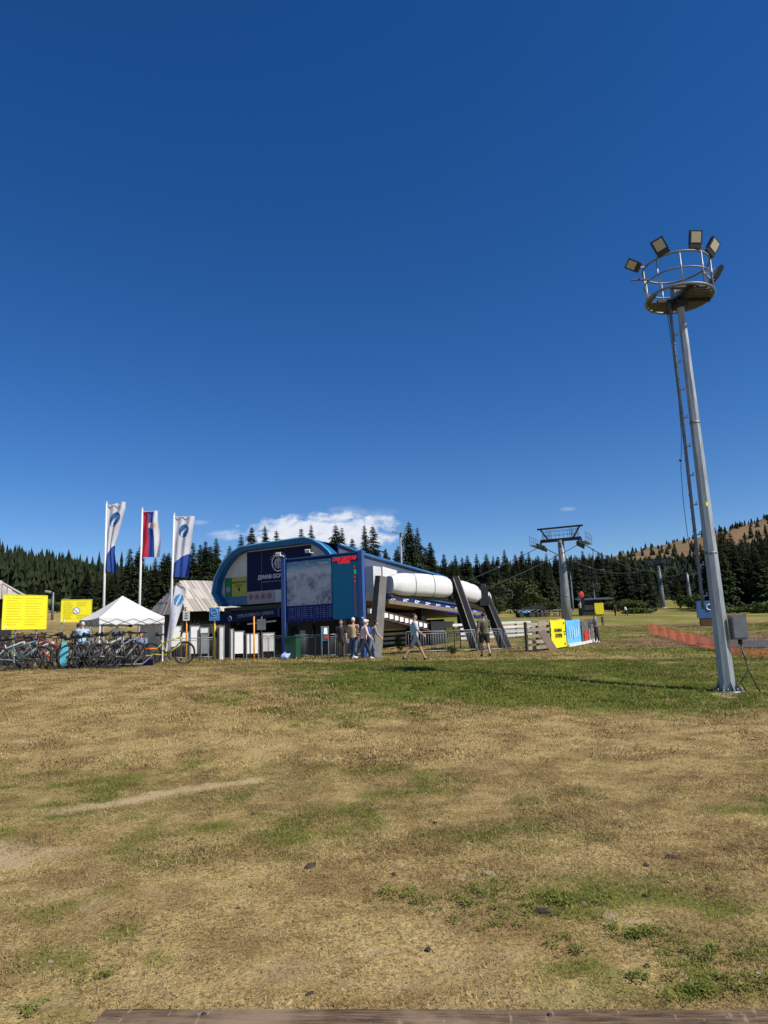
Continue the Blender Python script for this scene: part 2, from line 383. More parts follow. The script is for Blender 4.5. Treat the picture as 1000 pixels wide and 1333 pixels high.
def fields(x, y):
    x = np.asarray(x, float); y = np.asarray(y, float)
    wx = x + (fbm(x*1.7, y*1.7, 3)-.5)*.9*np.clip(y/10, .25, 1.5); wy = y + (fbm(x*1.7+40, y*1.7, 3)-.5)*.9*np.clip(y/10, .25, 1.5)
    g = np.clip((fbm(x*.55+3, y*.45+8, 4)-.47)*2.2, 0, .40) + np.clip((fbm(x*3.1, y*3.1, 3)-.50)*2.2, 0, .32)
    g2 = np.zeros_like(x)
    for cx, cy, rx, ry, a in GB: g2 = np.maximum(g2, a*np.clip(1.35-np.hypot((wx-cx)/rx, (wy-cy)/ry), 0, .5)*2)
    g = np.maximum(g, g2*(.80+.55*(fbm(x*2.3+70, y*2.3, 3)-.5)*2)*np.where(y < 12, .9, 1.25))
    far = np.clip((y-24)/5, 0, 1); right = np.clip((x-1)/5, 0, 1)
    g = np.maximum(g, far*(.42+.22*right)*(.15+1.7*fbm(x*.30, y*.14, 5)))
    b = np.zeros_like(x)
    for cx, cy, rx, ry, a in BB: b = np.maximum(b, a*np.clip(1.3-np.hypot((wx-cx)/rx, (wy-cy)/ry), 0, .5)*2)
    b = b*np.clip(.1+1.7*fbm(x*5, y*5, 4), 0, 1.3)
    d = seg_dist(x, y+(fbm(x*5,y*5,2)-.5)*.16, PATH); b = np.maximum(b, np.clip(1.7-d/.12, 0, 1)*np.clip(.62+fbm(x*7+9,y*7,3), 0, 1))
    d = seg_dist(x, y+(fbm(x*.6,y*.6,2)-.5)*.5, STRIP); b = np.maximum(b, np.clip(1.5-d/.16, 0, 1)*.8)
    def spot(px, Y, rx, ry, a=1):
        p = G(px, Y); return a*np.clip(1.4-np.hypot((wx-p.x)/rx, (wy-p.y)/ry), 0, 1)
    # bare tracks on the slope behind the station and to the right
    for s_ in (spot(655,58,5,2.6,1.0), spot(675,66,6,3,.8), spot(790,52,9,2,.4), spot(560,60,6,3,.5)  , spot(655,62,5,2.6,.9), spot(640,70,8,2.5,.6), spot(690,75,6,2,.5), spot(720,66,4,2,.3), spot(90,48,3,4,.25), spot(850,48,9,1.0,.6), spot(760,38,5,1.5,.3)):
        b = np.maximum(b, s_*(.4+fbm(x*.5, y*.5, 3)))
    r = np.zeros_like(x)
    for s_ in (spot(985,36,6,3.6,2.2), spot(1060,38,10,7,2), spot(935,42,5,3,1.7), spot(830,78,9,1.6,.6), spot(700,80,9,1.5,.5), spot(900,100,14,3,.6), spot(960,60,14,5,.6), spot(880,62,6,3,.6), spot(800,72,5,1.5,.3), spot(75,62,5,5,.5)):
        r = np.maximum(r, s_*(.35+fbm(x*.35, y*.35, 3)))
    lh = np.clip((y-95)/30, 0, 1)*np.clip((-.16-x/np.maximum(y,1))/.05, 0, 1); g = np.maximum(g, lh)
    hill = np.clip((y-420)/150, 0, 1)*np.clip((x/np.maximum(y,1)-.25)/.06, 0, 1)
    r = np.maximum(r, hill*(.7+.5*fbm(x/50, y/50, 4)))
    return np.clip(g, 0, 1), np.clip(b, 0, 1), np.clip(r, 0, 1)

def grass_colour(g, gr, ba, ru, pos):
    n1 = g.noise(pos, 1.3, 5, .6); n2 = g.noise(pos, 9, 5, .65); n3 = g.noise(pos, 60, 4, .7)
    straw = g.mix(g.ramp(n2, .3, .7), (.40,.285,.110,1), (.25,.175,.058,1))
    straw = g.mix(g.ramp(n3, .42, .75), straw, (.60,.48,.24,1))
    straw = g.mix(g.math('MULTIPLY', g.ramp(n1, .42, .62), .55), straw, (.17,.105,.036,1))
    n4 = g.noise(pos, 38, 3, .75)
    straw = g.mix(g.ramp(n4, .33, .50, .9, 0), straw, (.10,.062,.024,1))
    green = g.mix(g.ramp(n2, .3, .7), (.066,.102,.006,1), (.130,.155,.015,1))
    green = g.mix(g.ramp(n3, .4, .8), green, (.22,.20,.05,1))
    k = g.ramp(g.math('ADD', gr, g.math('MULTIPLY', g.math('SUBTRACT', n3, .5), .9)), .26, .90)
    c = g.mix(k, straw, green)
    dirt = g.mix(g.ramp(n3, .3, .7), (.45,.345,.19,1), (.31,.23,.12,1))
    kb = g.ramp(g.math('ADD', ba, g.math('MULTIPLY', g.math('SUBTRACT', n2, .5), .5)), .25, .75)
    c = g.mix(kb, c, dirt)
    rust = g.mix(g.ramp(n2, .3, .7), (.235,.145,.080,1), (.14,.095,.045,1))
    return g.mix(ru, c, rust), kb
def ground_material():
    m = bpy.data.materials.new('dry_meadow'); m.use_nodes = True; g = NT(m.node_tree); p = g.n['Principled BSDF']
    ge = g.n.new('ShaderNodeNewGeometry'); pos = ge.outputs['Position']
    def att(n):
        a = g.n.new('ShaderNodeAttribute'); a.attribute_name = n; return a.outputs['Fac']
    c, kb = grass_colour(g, att('gr'), att('ba'), att('ru'), pos)
    g.l.new(c, p.inputs['Base Color']); p.inputs['Roughness'].default_value = .95; p.inputs['Specular IOR Level'].default_value = .15
    b = g.n.new('ShaderNodeBump'); b.inputs['Strength'].default_value = .9; b.inputs['Distance'].default_value = .03
    h = g.math('ADD', g.noise(pos, 22, 5, .7), g.math('MULTIPLY', g.noise(pos, 4, 3, .6), .8))
    g.l.new(h, b.inputs['Height']); g.l.new(b.outputs[0], p.inputs['Normal']); return m
def build_ground():
    az = np.radians(np.concatenate([np.arange(-180,-42,6.0), np.arange(-42,-36,1.0), np.arange(-36,36,.18), np.arange(36,42,1.0), np.arange(42,180,6.0)]))
    rr = np.concatenate([[.4], np.geomspace(1.0, 3000, 520)])
    R_, A_ = np.meshgrid(rr, az, indexing='ij'); X = R_*np.sin(A_); Y = R_*np.cos(A_); Z = HV(X, Y)
    nr, na = X.shape
    V = np.stack([X,Y,Z], -1).reshape(-1,3); V = np.vstack([V, [[0,0,H(0,0)]]])
    i, j = np.meshgrid(np.arange(nr-1), np.arange(na), indexing='ij'); j2 = (j+1)%na
    Q = np.stack([i*na+j, i*na+j2, (i+1)*na+j2, (i+1)*na+j], -1).reshape(-1,4)[:, ::-1]
    c = nr*na; T = [(c, (k+1)%na, k) for k in range(na)]
    me = bpy.data.meshes.new('ground')
    nq = len(Q); nt = len(T)
    me.vertices.add(len(V)); me.vertices.foreach_set('co', V.ravel())
    me.loops.add(nq*4+nt*3); me.loops.foreach_set('vertex_index', np.concatenate([Q.ravel(), np.array(T).ravel()]).astype(np.int32))
    me.polygons.add(nq+nt); me.polygons.foreach_set('loop_start', np.concatenate([np.arange(nq)*4, nq*4+np.arange(nt)*3]).astype(np.int32))
    me.polygons.foreach_set('use_smooth', np.ones(nq+nt, bool)); me.update(calc_edges=True)
    gr, ba, ru = fields(V[:,0], V[:,1])
    for n, a in (('gr',gr),('ba',ba),('ru',ru)):
        t = me.attributes.new(n, 'FLOAT', 'POINT'); t.data.foreach_set('value', a.astype(np.float32))
    me.materials.append(ground_material()); me.validate()
    if me.polygons[0].normal.z < 0: me.flip_normals()
    o = bpy.data.objects.new('ground', me); COL.objects.link(o); o['kind'] = 'structure'; return o
build_ground()

# ------------------------------------------------------------------ grass blades (stuff: instanced tufts)
def blade_material():
    m = bpy.data.materials.new('grass_blades'); m.use_nodes = True; g = NT(m.node_tree); p = g.n['Principled BSDF']
    pos = g.n.new('ShaderNodeNewGeometry').outputs['Position']
    def att(n):
        a = g.n.new('ShaderNodeAttribute'); a.attribute_type = 'INSTANCER'; a.attribute_name = n; return a.outputs['Fac']
    c, kb = grass_colour(g, att('gr'), att('ba'), att('ru'), pos)
    hs = g.n.new('ShaderNodeHueSaturation'); g.l.new(c, hs.inputs['Color'])
    g.l.new(g.math('ADD', .55, g.math('MULTIPLY', att('rd'), .95)), hs.inputs['Value']); hs.inputs['Saturation'].default_value = .97
    g.l.new(hs.outputs[0], p.inputs['Base Color']); p.inputs['Roughness'].default_value = .7; p.inputs['Specular IOR Level'].default_value = .25
    tr = g.n.new('ShaderNodeBsdfTranslucent'); g.l.new(hs.outputs[0], tr.inputs[0]); ms = g.n.new('ShaderNodeMixShader'); ms.inputs[0].default_value = .22
    g.l.new(p.outputs[0], ms.inputs[1]); g.l.new(tr.outputs[0], ms.inputs[2]); g.l.new(ms.outputs[0], g.n['Material Output'].inputs[0])
    return m
M_blade = blade_material()
def tuft(n, rad, hmin, hmax, w, lie):
    b = MB()
    for _ in range(n):
        a = rng.uniform(0, 6.283); r = rad*math.sqrt(rng.random()); p = Vector((r*math.cos(a), r*math.sin(a), -.004))
        h = rng.uniform(hmin, hmax); t = rng.uniform(0, 6.283); ln = rng.uniform(.2, 1.0)*lie
        d = Vector((math.cos(t)*ln, math.sin(t)*ln, 1)).normalized(); s_ = Vector((-math.sin(t), math.cos(t), 0))*w*rng.uniform(.6,1.3)/2
        d2 = (d + Vector((math.cos(t), math.sin(t), -.45))*rng.uniform(.2,.9)*lie*.6).normalized()
        m1 = p + d*h*.55; m2 = m1 + d2*h*.45
        b.poly([p-s_, p+s_, m1+s_*.8, m1-s_*.8]); b.poly([m1-s_*.8, m1+s_*.8, m2])
    return b
def scatter(name, tufts, pts, attrs, label=None):
    c = bpy.data.collections.new(name+'_source')
    for k, t in enumerate(tufts):
        o = bpy.data.objects.new('%s_tuft' % name, t.mesh('tuft', M_blade)); c.objects.link(o)
    me = bpy.data.meshes.new(name); me.vertices.add(len(pts)); me.vertices.foreach_set('co', np.asarray(pts, np.float32).ravel())
    for n, a in attrs.items():
        t = me.attributes.new(n, 'FLOAT', 'POINT'); t.data.foreach_set('value', np.asarray(a, np.float32))
    me.materials.append(M_blade)
    o = bpy.data.objects.new(name, me); COL.objects.link(o); o['kind'] = 'stuff'
    if label: o['label'] = label; o['category'] = 'grass'
    ng = bpy.data.node_groups.new(name, 'GeometryNodeTree'); ng.interface.new_socket('Geometry', in_out='INPUT', socket_type='NodeSocketGeometry'); ng.interface.new_socket('Geometry', in_out='OUTPUT', socket_type='NodeSocketGeometry')
    N = ng.nodes; L = ng.links; gi = N.new('NodeGroupInput'); go = N.new('NodeGroupOutput')
    ip = N.new('GeometryNodeInstanceOnPoints'); ci = N.new('GeometryNodeCollectionInfo'); ci.inputs['Collection'].default_value = c
    ci.inputs['Separate Children'].default_value = True; ci.inputs['Reset Children'].default_value = True
    def na(n):
        a = N.new('GeometryNodeInputNamedAttribute'); a.data_type = 'FLOAT'; a.inputs['Name'].default_value = n; return a.outputs['Attribute']
    cr = N.new('ShaderNodeCombineXYZ'); L.new(na('rz'), cr.inputs[2]); L.new(na('tx'), cr.inputs[0])
    L.new(gi.outputs[0], ip.inputs['Points']); L.new(ci.outputs[0], ip.inputs['Instance']); ip.inputs['Pick Instance'].default_value = True
    rv = N.new('FunctionNodeRandomValue'); rv.data_type = 'INT'; rv.inputs[4].default_value = 0; rv.inputs[5].default_value = len(tufts)-1
    L.new(rv.outputs[2], ip.inputs['Instance Index']); L.new(cr.outputs[0], ip.inputs['Rotation']); L.new(na('sc'), ip.inputs['Scale'])
    L.new(ip.outputs[0], go.inputs[0])
    md = o.modifiers.new('scatter', 'NODES'); md.node_group = ng; return o
def grass():
    rs = np.random.RandomState(5); allp = []; 
    near = [tuft(26, .075, .010, .030, .0030, 1.6) for _ in range(4)] + [tuft(22, .10, .02, .06, .0026, 3.4) for _ in range(4)]
    mid = [tuft(24, .16, .018, .045, .008, 1.6) for _ in range(5)]
    farT = [tuft(20, .34, .03, .075, .02, 1.4) for _ in range(4)]
    def area(Y0, Y1, dens, um=.66):
        n = int(dens*um*(Y1**2-Y0**2)); Y = np.sqrt(rs.uniform(Y0**2, Y1**2, n)); X = rs.uniform(-um, um, n)*Y; return X, Y
    for nm, tf, Y0, Y1, dens, s0, s1, lb in (('meadow_grass', near, 2.4, 9.5, 380, .7, 1.5, 'short dry straw coloured grass covering the foreground meadow'),
        ('mown_grass', mid, 9.5, 26, 75, .7, 1.4, 'mown grass on the rise below the station'), ('slope_grass', farT, 26, 62, 9, .6, 1.3, 'grass on the slope around and behind the station')):
        X, Y = area(Y0, Y1, dens); g, b, r = fields(X, Y)
        keep = rs.rand(len(X)) > b*.92
        if Y0 < 10: keep &= rs.rand(len(X)) < -.15+1.7*fbm(X*2.2, Y*2.2, 4)+g*.6
        if Y0 < 3: keep &= ~((Y < 3.36) & (X > -1.30))
        if Y0 > 20: keep &= rs.rand(len(X)) > r*.5
        X, Y, g, b, r = X[keep], Y[keep], g[keep], b[keep], r[keep]
        Z = HV(X, Y); n = len(X)
        scatter(nm, tf, np.stack([X,Y,Z],-1), dict(gr=g, ba=b*.6, ru=r, rd=rs.rand(n), rz=rs.rand(n)*6.283, tx=(rs.rand(n)-.5)*.3, sc=rs.uniform(s0, s1, n)*(1+g*(.5 if Y0<10 else .3))*(.45+1.1*fbm(X*1.3+50, Y*1.3, 3))), lb)
grass()
# taller green weed tufts at the bottom right
def weeds():
    tf = []
    for _ in range(4):
        b = MB()
        for i in range(42):
            a = rng.uniform(0,6.283); r = .07*math.sqrt(rng.random()); p = Vector((r*math.cos(a), r*math.sin(a), rng.uniform(0,.05)))
            t = rng.uniform(0,6.283); d = Vector((math.cos(t), math.sin(t), rng.uniform(.1,1.0))).normalized()*rng.uniform(.015,.035); s_ = Vector((-math.sin(t), math.cos(t), rng.uniform(-.3,.3)))*rng.uniform(.006,.011)
            b.poly([p, p+d*.5+s_, p+d, p+d*.5-s_])
        tf.append(b)
    P_ = []; rs = random.Random(11)
    for cx, cy, rx, ry, a in GB:
        if cy < 6.5 and a >= .4:
            for _ in range(int(620*rx*ry*a)+5):
                x = cx+rs.gauss(0,.62)*rx; y = cy+rs.gauss(0,.62)*ry
                if y < 3.4 and x > -1.3: continue
                P_.append((x, y, H(x,y), a))
    n = len(P_); r2 = np.random.RandomState(2)
    scatter('green_weeds', tf, [p[:3] for p in P_], dict(gr=np.full(n,.95), ba=np.zeros(n), ru=np.zeros(n), rd=.4+r2.rand(n)*.6, rz=r2.rand(n)*6.28, tx=(r2.rand(n)-.5)*.5, sc=r2.uniform(.22,.75,n)), 'patches of low green weeds in the dry grass')
weeds()
# ------------------------------------------------------------------ stones
def stone_mesh(seed, m, sx=1, sy=1, sz=.6):
    b = MB(); b.ball((0,0,0), (1,1,1), 9, 6); rr = random.Random(seed); ph = [rr.uniform(0,6) for _ in range(6)]
    b.v = [tuple(Vector(v)*(1+.22*math.sin(3*v[0]+ph[0])*math.cos(2.5*v[1]+ph[1])+.12*math.sin(7*v[2]+ph[2]+3*v[0]))) for v in b.v]
    b.v = [(v[0]*sx, v[1]*sy, max(v[2],-.5)*sz) for v in b.v]; b.sm = [False]*len(b.f); return b.mesh('stone', m)
SM = [stone_mesh(k, M_rock if k < 3 else M_clod, 1+.3*(k%2), .8, .5+.12*(k%3)) for k in range(6)]
def stone(px, py, s, k, label, grp=None):
    p = hit(px, py); o = bpy.data.objects.new('stone', SM[k]); COL.objects.link(o)
    o.location = (p.x, p.y, p.z+s*.14); s *= .85; o.scale = (s,s,s); o.rotation_euler = (0,0,rng.uniform(0,6)); tag(o, label, 'stone', grp)
for px, py, s, k, lb in ((66,1254,.028,0,'pale upright stone in the dry grass at the lower left'),(597,1227,.026,3,'dark brown flat stone on the dry grass, lower middle'),
    (558,1238,.026,4,'dark grey rounded stone left of the brown flat one'),(563,1276,.022,1,'small pale stone between the dark stones and the timber edge'),
    (646,1213,.028,2,'light yellowish flat stone at the edge of the green weeds'),(707,1190,.05,5,'large black stone half hidden in the green weed clump'),
    (636,1140,.05,1,'pale stone on bare earth above the weed patch'),(760,1180,.03,2,'whitish stone right of the dark weed clump'),(794,1198,.055,0,'broad pale stone set flat in bare soil'),
    (842,1259,.024,3,'black stone near the right weed clump at the bottom'),(987,1270,.024,1,'pale stone at the lower right edge'),(923,1161,.04,4,'largest dark stone on the right side of the meadow'),
    (874,1118,.04,5,'dark stone right of the brown patch'),(404,1129,.05,3,'wide dark stone in the middle of the meadow left of centre'),(310,1184,.025,4,'dark stone left of centre in the lower meadow'),
    (408,1246,.022,5,'black stone just above the timber edge left of centre'),(403,1295,.022,3,'dark stone resting close to the timber edge'),(567,1073,.035,4,'small dark stone in the middle distance of the meadow'),
    (275,1054,.035,3,'dark stone just below the end of the bare path'),(250,1095,.035,5,'dark stone below the bare path, left of centre'),(330,1061,.035,4,'dark stone right of the bare path'),
    (344,1211,.02,1,'tiny white stone left of centre in the lower meadow'),(211,1227,.016,2,'tiny pale pebble in the lower left meadow'),(194,1034,.05,0,'pale stone lying on the bare path'),
    (841,1127,.03,3,'dark stone left of the pair on the right'),(850,1118,.028,4,'small dark stone nearest the brown patch'),(513,1140,.03,5,'dark stone left of the green weed patch'),
    (840,1168,.03,4,'grey stone in the right meadow'),(780,1154,.025,2,'pale stone above the right weeds'),(640,1247,.016,1,'small pebble under the green weeds'),(740,1262,.014,0,'tiny pebble in the lower right meadow'),(485,1242,.018,2,'small pale pebble below the centre of the meadow')):
    stone(px, py, s, k, lb)
# small pebbles and crumbs nobody would count
def crumbs():
    b = MB(); rs = random.Random(4)
    for i in range(1500):
        Y = 2.6+3.8*rs.random()**1.3; x = rs.uniform(-.62,.62)*Y; z = H(x,Y)
        if Y < 3.4 and x > -1.3: continue
        s_ = rs.uniform(.003,.009); b.m = 0 if rs.random() < .75 else 1
        vs = [(x+s_*rs.uniform(.7,1.3)*math.cos(a), Y+s_*rs.uniform(.7,1.3)*math.sin(a), z) for a in (0,1.57,3.14,4.71)]
        vs.append((x,Y,z+s_*1.1)); b.faces(vs, [(0,1,4),(1,2,4),(2,3,4),(3,0,4)])
    tag(b.build('pebbles', [M_rock, M_clod], kind='stuff'), 'crumbs of stone and soil between the dry grass', 'pebbles')
crumbs()
# ------------------------------------------------------------------ timber edge in front of the camera
def timber():
    m = bpy.data.materials.new('weathered_timber'); m.use_nodes = True; g = NT(m.node_tree); p = g.n['Principled BSDF']
    tc = g.n.new('ShaderNodeTexCoord'); v = g.scale(tc.outputs['Object'], (1.5, 22, 22)); v2 = g.scale(tc.outputs['Object'], (1,1,1))
    n = g.noise(v, 3, 8, .7, .6); n2 = g.noise(v2, 2.2, 4, .6); n3 = g.noise(g.scale(tc.outputs['Object'], (14,3,3)), 2, 3, .6)
    c = g.mix(g.ramp(n, .35, .7), (.055,.035,.022,1), (.20,.14,.09,1)); c = g.mix(g.ramp(n2, .45, .7, 0, .6), c, (.30,.22,.145,1)); c = g.mix(g.ramp(n3, .62, .68, 0, .5), c, (.34,.27,.20,1))
    g.l.new(c, p.inputs['Base Color']); p.inputs['Roughness'].default_value = .9; p.inputs['Specular IOR Level'].default_value = .1
    b = g.n.new('ShaderNodeBump'); b.inputs['Strength'].default_value = .6; b.inputs['Distance'].default_value = .01; g.l.new(n, b.inputs['Height']); g.l.new(b.outputs[0], p.inputs['Normal'])
    zt = .10
    def top(px, py): d = ray(px, py); return CP + d*((zt-EYE)/d.z)
    A = top(139,1312); B = top(1080,1313.5)
    ex = (B-A).normalized(); L = (B-A).length+3; ey = Vector((-ex.y, ex.x, 0))
    t = thing('timber_edging', 'weathered grey brown timber beam along the bottom edge of the meadow', 'timber', (A.x, A.y, 0), math.atan2(ex.y, ex.x))
    b = MB(); nx = 60; rs = random.Random(3); prof = [(0,-.05),(0,zt-.008),(-.008,zt),(-.24,zt),(-.248,zt-.008),(-.248,-.05)]
    vs = []
    for i in range(nx+1):
        x = L*i/nx + (rs.uniform(-.004,.0) if i else 0); w = rs.uniform(-.0018,.0018)
        for q, z in prof: vs.append((x, q+w, z+w*.6))
    k = len(prof); fs = [(i*k+j, (i+1)*k+j, (i+1)*k+j+1, i*k+j+1) for i in range(nx) for j in range(k-1)] + [tuple(range(k)), tuple(nx*k+j for j in reversed(range(k)))]
    b.faces(vs, fs); b.build('beam', m, t)
    c = MB(); 
    for x in (.45, 1.9, 3.1): c = MB(); c.ball((x,-.05,zt), (.012,.012,.005), 8, 4); c.build('bolt_head', M_dark, t)
timber()
# ------------------------------------------------------------------ trees
def foliage_mat(name, c0, c1, tr=.12):
    m = bpy.data.materials.new(name); m.use_nodes = True; g = NT(m.node_tree); p = g.n['Principled BSDF']
    oi = g.n.new('ShaderNodeObjectInfo'); pos = g.n.new('ShaderNodeNewGeometry').outputs['Position']
    c = g.mix(g.ramp(g.noise(pos, .9, 4, .6), .3, .7), (*c0,1), (*c1,1))
    hs = g.n.new('ShaderNodeHueSaturation'); g.l.new(c, hs.inputs['Color']); g.l.new(g.math('ADD', .7, g.math('MULTIPLY', oi.outputs['Random'], .7)), hs.inputs['Value'])
    g.l.new(g.math('ADD', .49, g.math('MULTIPLY', oi.outputs['Random'], .02)), hs.inputs['Hue'])
    g.l.new(hs.outputs[0], p.inputs['Base Color']); p.inputs['Roughness'].default_value = .8; p.inputs['Specular IOR Level'].default_value = .15
    return m
M_spruce = foliage_mat('spruce_needles', (.012,.021,.008), (.033,.045,.016))
M_leaf = foliage_mat('shrub_leaves', (.032,.05,.014), (.065,.085,.024))
M_bark = mat('bark', (.07,.05,.035), .9, 0, .3, 8, .4, 20)
def spruce(seed, h=14.0, wid=2.3, nb=34, skirt=.06, gap=.1):
    rr = random.Random(seed); b = MB(); z = h*skirt; k = 0
    while z < h*.985:
        f = 1-z/h; r = wid*(f**.74)*rr.uniform(.66,1.15)+.12
        n = max(6, int(7+9*f)); a0 = rr.uniform(0,6.28)
        for i in range(n):
            if rr.random() < gap: continue
            a = a0+6.283*i/n+rr.uniform(-.2,.2); L = r*rr.uniform(.62,1.18); dr = rr.uniform(.18,.42)*L*(.5+f*.7); up = L*.10
            ca, sa = math.cos(a), math.sin(a); side = Vector((-sa, ca, 0)); ns = 4 if f > .25 else 3
            prev = Vector((0,0,z)); pts = []
            for j in range(ns+1):
                t = j/ns; pts.append(Vector((ca*L*t, sa*L*t, z+up*math.sin(t*2.2)-dr*t*t)))
            wmax = L*.46+.16
            for j in range(ns):
                t0, t1 = j/ns, (j+1)/ns; w0 = wmax*(1-t0*.75); p0, p1 = pts[j], pts[j+1]; mid = (p0+p1)/2
                for sg in (-1,1):
                    tip = mid + side*sg*w0*rr.uniform(.7,1.2) + (p1-p0)*.6 + Vector((0,0,-w0*rr.uniform(.25,.7)))
                    b.poly([p0, p1, tip])
                b.poly([p0+side*.03, p1+Vector((0,0,-w0*.6*rr.uniform(.5,1.2))), p1])
        z += h*(.015+.017*f)*rr.uniform(.8,1.2)
    b.tube([(0,0,h*.93),(0,0,h*1.01)], [.05,.01], 4)
    top = Vector((0,0,h*.95))
    tr = MB(); tr.tube([(0,0,-.6),(0,0,h*.5),(0,0,h*.97)], [.20,.13,.03], 6)
    return b.mesh('crown', M_spruce), tr.mesh('trunk', M_bark)
SPR = [spruce(s, 14, w, gap=gp_) for s, w, gp_ in ((1,2.9,.10),(2,2.6,.14),(3,3.2,.12),(4,2.4,.08),(5,2.8,.2),(6,3.1,.06),(7,2.3,.12))]
NTREE = [0]
def tree(px, Y, pytop, k, label, grp, X=None, hgt=None, fat=1.0):
    if X is None: p = G(px, Y)
    else: p = Vector((X, Y, H(X, Y)))
    if hgt is None:
        hp = horizon(px) ; hgt = max(3.0, EYE + (hp-pytop)*Y/F*1.0 - p.z)
    t = thing('spruce_tree', label, 'tree', (p.x, p.y, p.z-.05), rng.uniform(0,6.28), grp)
    s = hgt/14.0; t.scale = (s*fat, s*fat, s); cr, tk = SPR[k % len(SPR)]
    child(cr, 'crown', t); child(tk, 'trunk', t); NTREE[0] += 1; return t
rt = random.Random(21)
sky_l = [(177,716,120,'lone pointed spruce rising just right of the middle flagpole'),(201,725,110,'spruce left of the right flagpole, below the national flag'),(217,723,112,'spruce touching the right flagpole from the left'),
 (236,716,108,'spruce behind the lower half of the right hand flag'),(250,705,112,'tall spruce between the right flag and the hut ridge'),(267,704,108,'spruce above the hut roof, left of a lower pair'),(281,700,110,'tallest spruce above the hut roof'),(299,709,112,'narrow spruce between the hut ridge and the arch of the station'),
 (314,694,108,'leftmost spruce of the four above the curved station roof'),(328,685,110,'second spruce of the four above the curved station roof'),(346,683,108,'tallest spruce of the four above the curved station roof'),(361,689,111,'rightmost spruce of the four above the curved station roof'),
 (394,687,110,'smaller spruce of the pair peeping over the roof crest'),(407,682,108,'taller spruce of the pair peeping over the roof crest'),(440,681,107,'spruce in front of the cloud above the piste map'),(448,685,109,'spruce closely right of the one above the piste map'),
 (461,700,110,'low spruce between the two taller pairs above the piste map'),(478,682,107,'left tree of the tall pair right of the blue sign post'),(489,683,108,'right tree of the tall pair right of the blue sign post'),(505,714,112,'low spruce left of the lamp pole behind the station'),
 (518,715,110,'low spruce just beside the lamp pole behind the station'),(537,677,104,'tallest spruce right of the lamp pole behind the station'),(548,685,106,'broad spruce leaning against the tallest one by the lamp pole'),(564,705,108,'slim spruce right of the tall group by the lamp pole')]
for i, (px, py, Y, lb) in enumerate(sky_l): tree(px, Y, py, i, lb, 'spruces behind the lift station', fat=rt.uniform(.95,1.2))
sky_r = [(581,721),(596,722),(605,725),(612,723),(624,721),(637,720),(646,723),(652,724),(661,715),(675,721),(684,717),(693,719),(705,722),(716,720),(728,722),(739,717),(754,722),(764,717),(773,720),(785,718),(795,722),(806,724),(818,727),(830,730)]
ORD = 'first second third fourth fifth sixth seventh eighth ninth tenth eleventh twelfth thirteenth fourteenth fifteenth sixteenth seventeenth eighteenth nineteenth twentieth twenty-first twenty-second twenty-third twenty-fourth'.split()
for i, (px, py) in enumerate(sky_r):
    tree(px, 150+rt.uniform(-8,8), py, i+2, '%s skyline spruce counted rightwards from the tail of the station' % ORD[i], 'skyline spruces right of the station', fat=rt.uniform(.95,1.25))
for i in range(34):   # skyline fillers behind the hut and station
    px = rt.uniform(140,575); tree(px, rt.uniform(118,140), rt.uniform(708,738), i, 'dark spruce filling the forest edge behind the hut and station', 'spruces filling the forest behind the station', fat=1.2)
for i in range(64):
    px = rt.uniform(560,850); tree(px, rt.uniform(122,172), rt.uniform(728,752), i, 'dark spruce in the dense forest edge right of the station', 'spruces in the forest edge right of the station', fat=rt.uniform(1.1,1.4))
for i in range(14):
    px = 838+i*6.5; tree(px, rt.uniform(185,210), rt.uniform(733,752), i, 'spruce on the slope under the bare hilltop', 'spruces under the bare hilltop', fat=1.2)
for i, (px, py) in enumerate([(928,702),(938,690),(950,685),(962,692),(975,700),(990,705),(1003,698),(1020,690),(1040,700)]):
    tree(px, 118+rt.uniform(-6,6), py, i, 'tall spruce in the dark stand right of the light mast', 'tall spruces right of the light mast', fat=1.15)
for i in range(22):
    px = rt.uniform(918,1060); tree(px, rt.uniform(104,130), rt.uniform(705,740), i+1, 'dark spruce in the stand at the right edge', 'spruces in the stand at the right edge', fat=1.3)
for i in range(42):
    px = rt.uniform(-60,200); Y = rt.uniform(105,170); tree(px, Y, rt.uniform(758,782)-(px>110)*22, i, 'spruce at the foot of the wooded hill on the left', 'spruces at the foot of the left hill', fat=1.3)
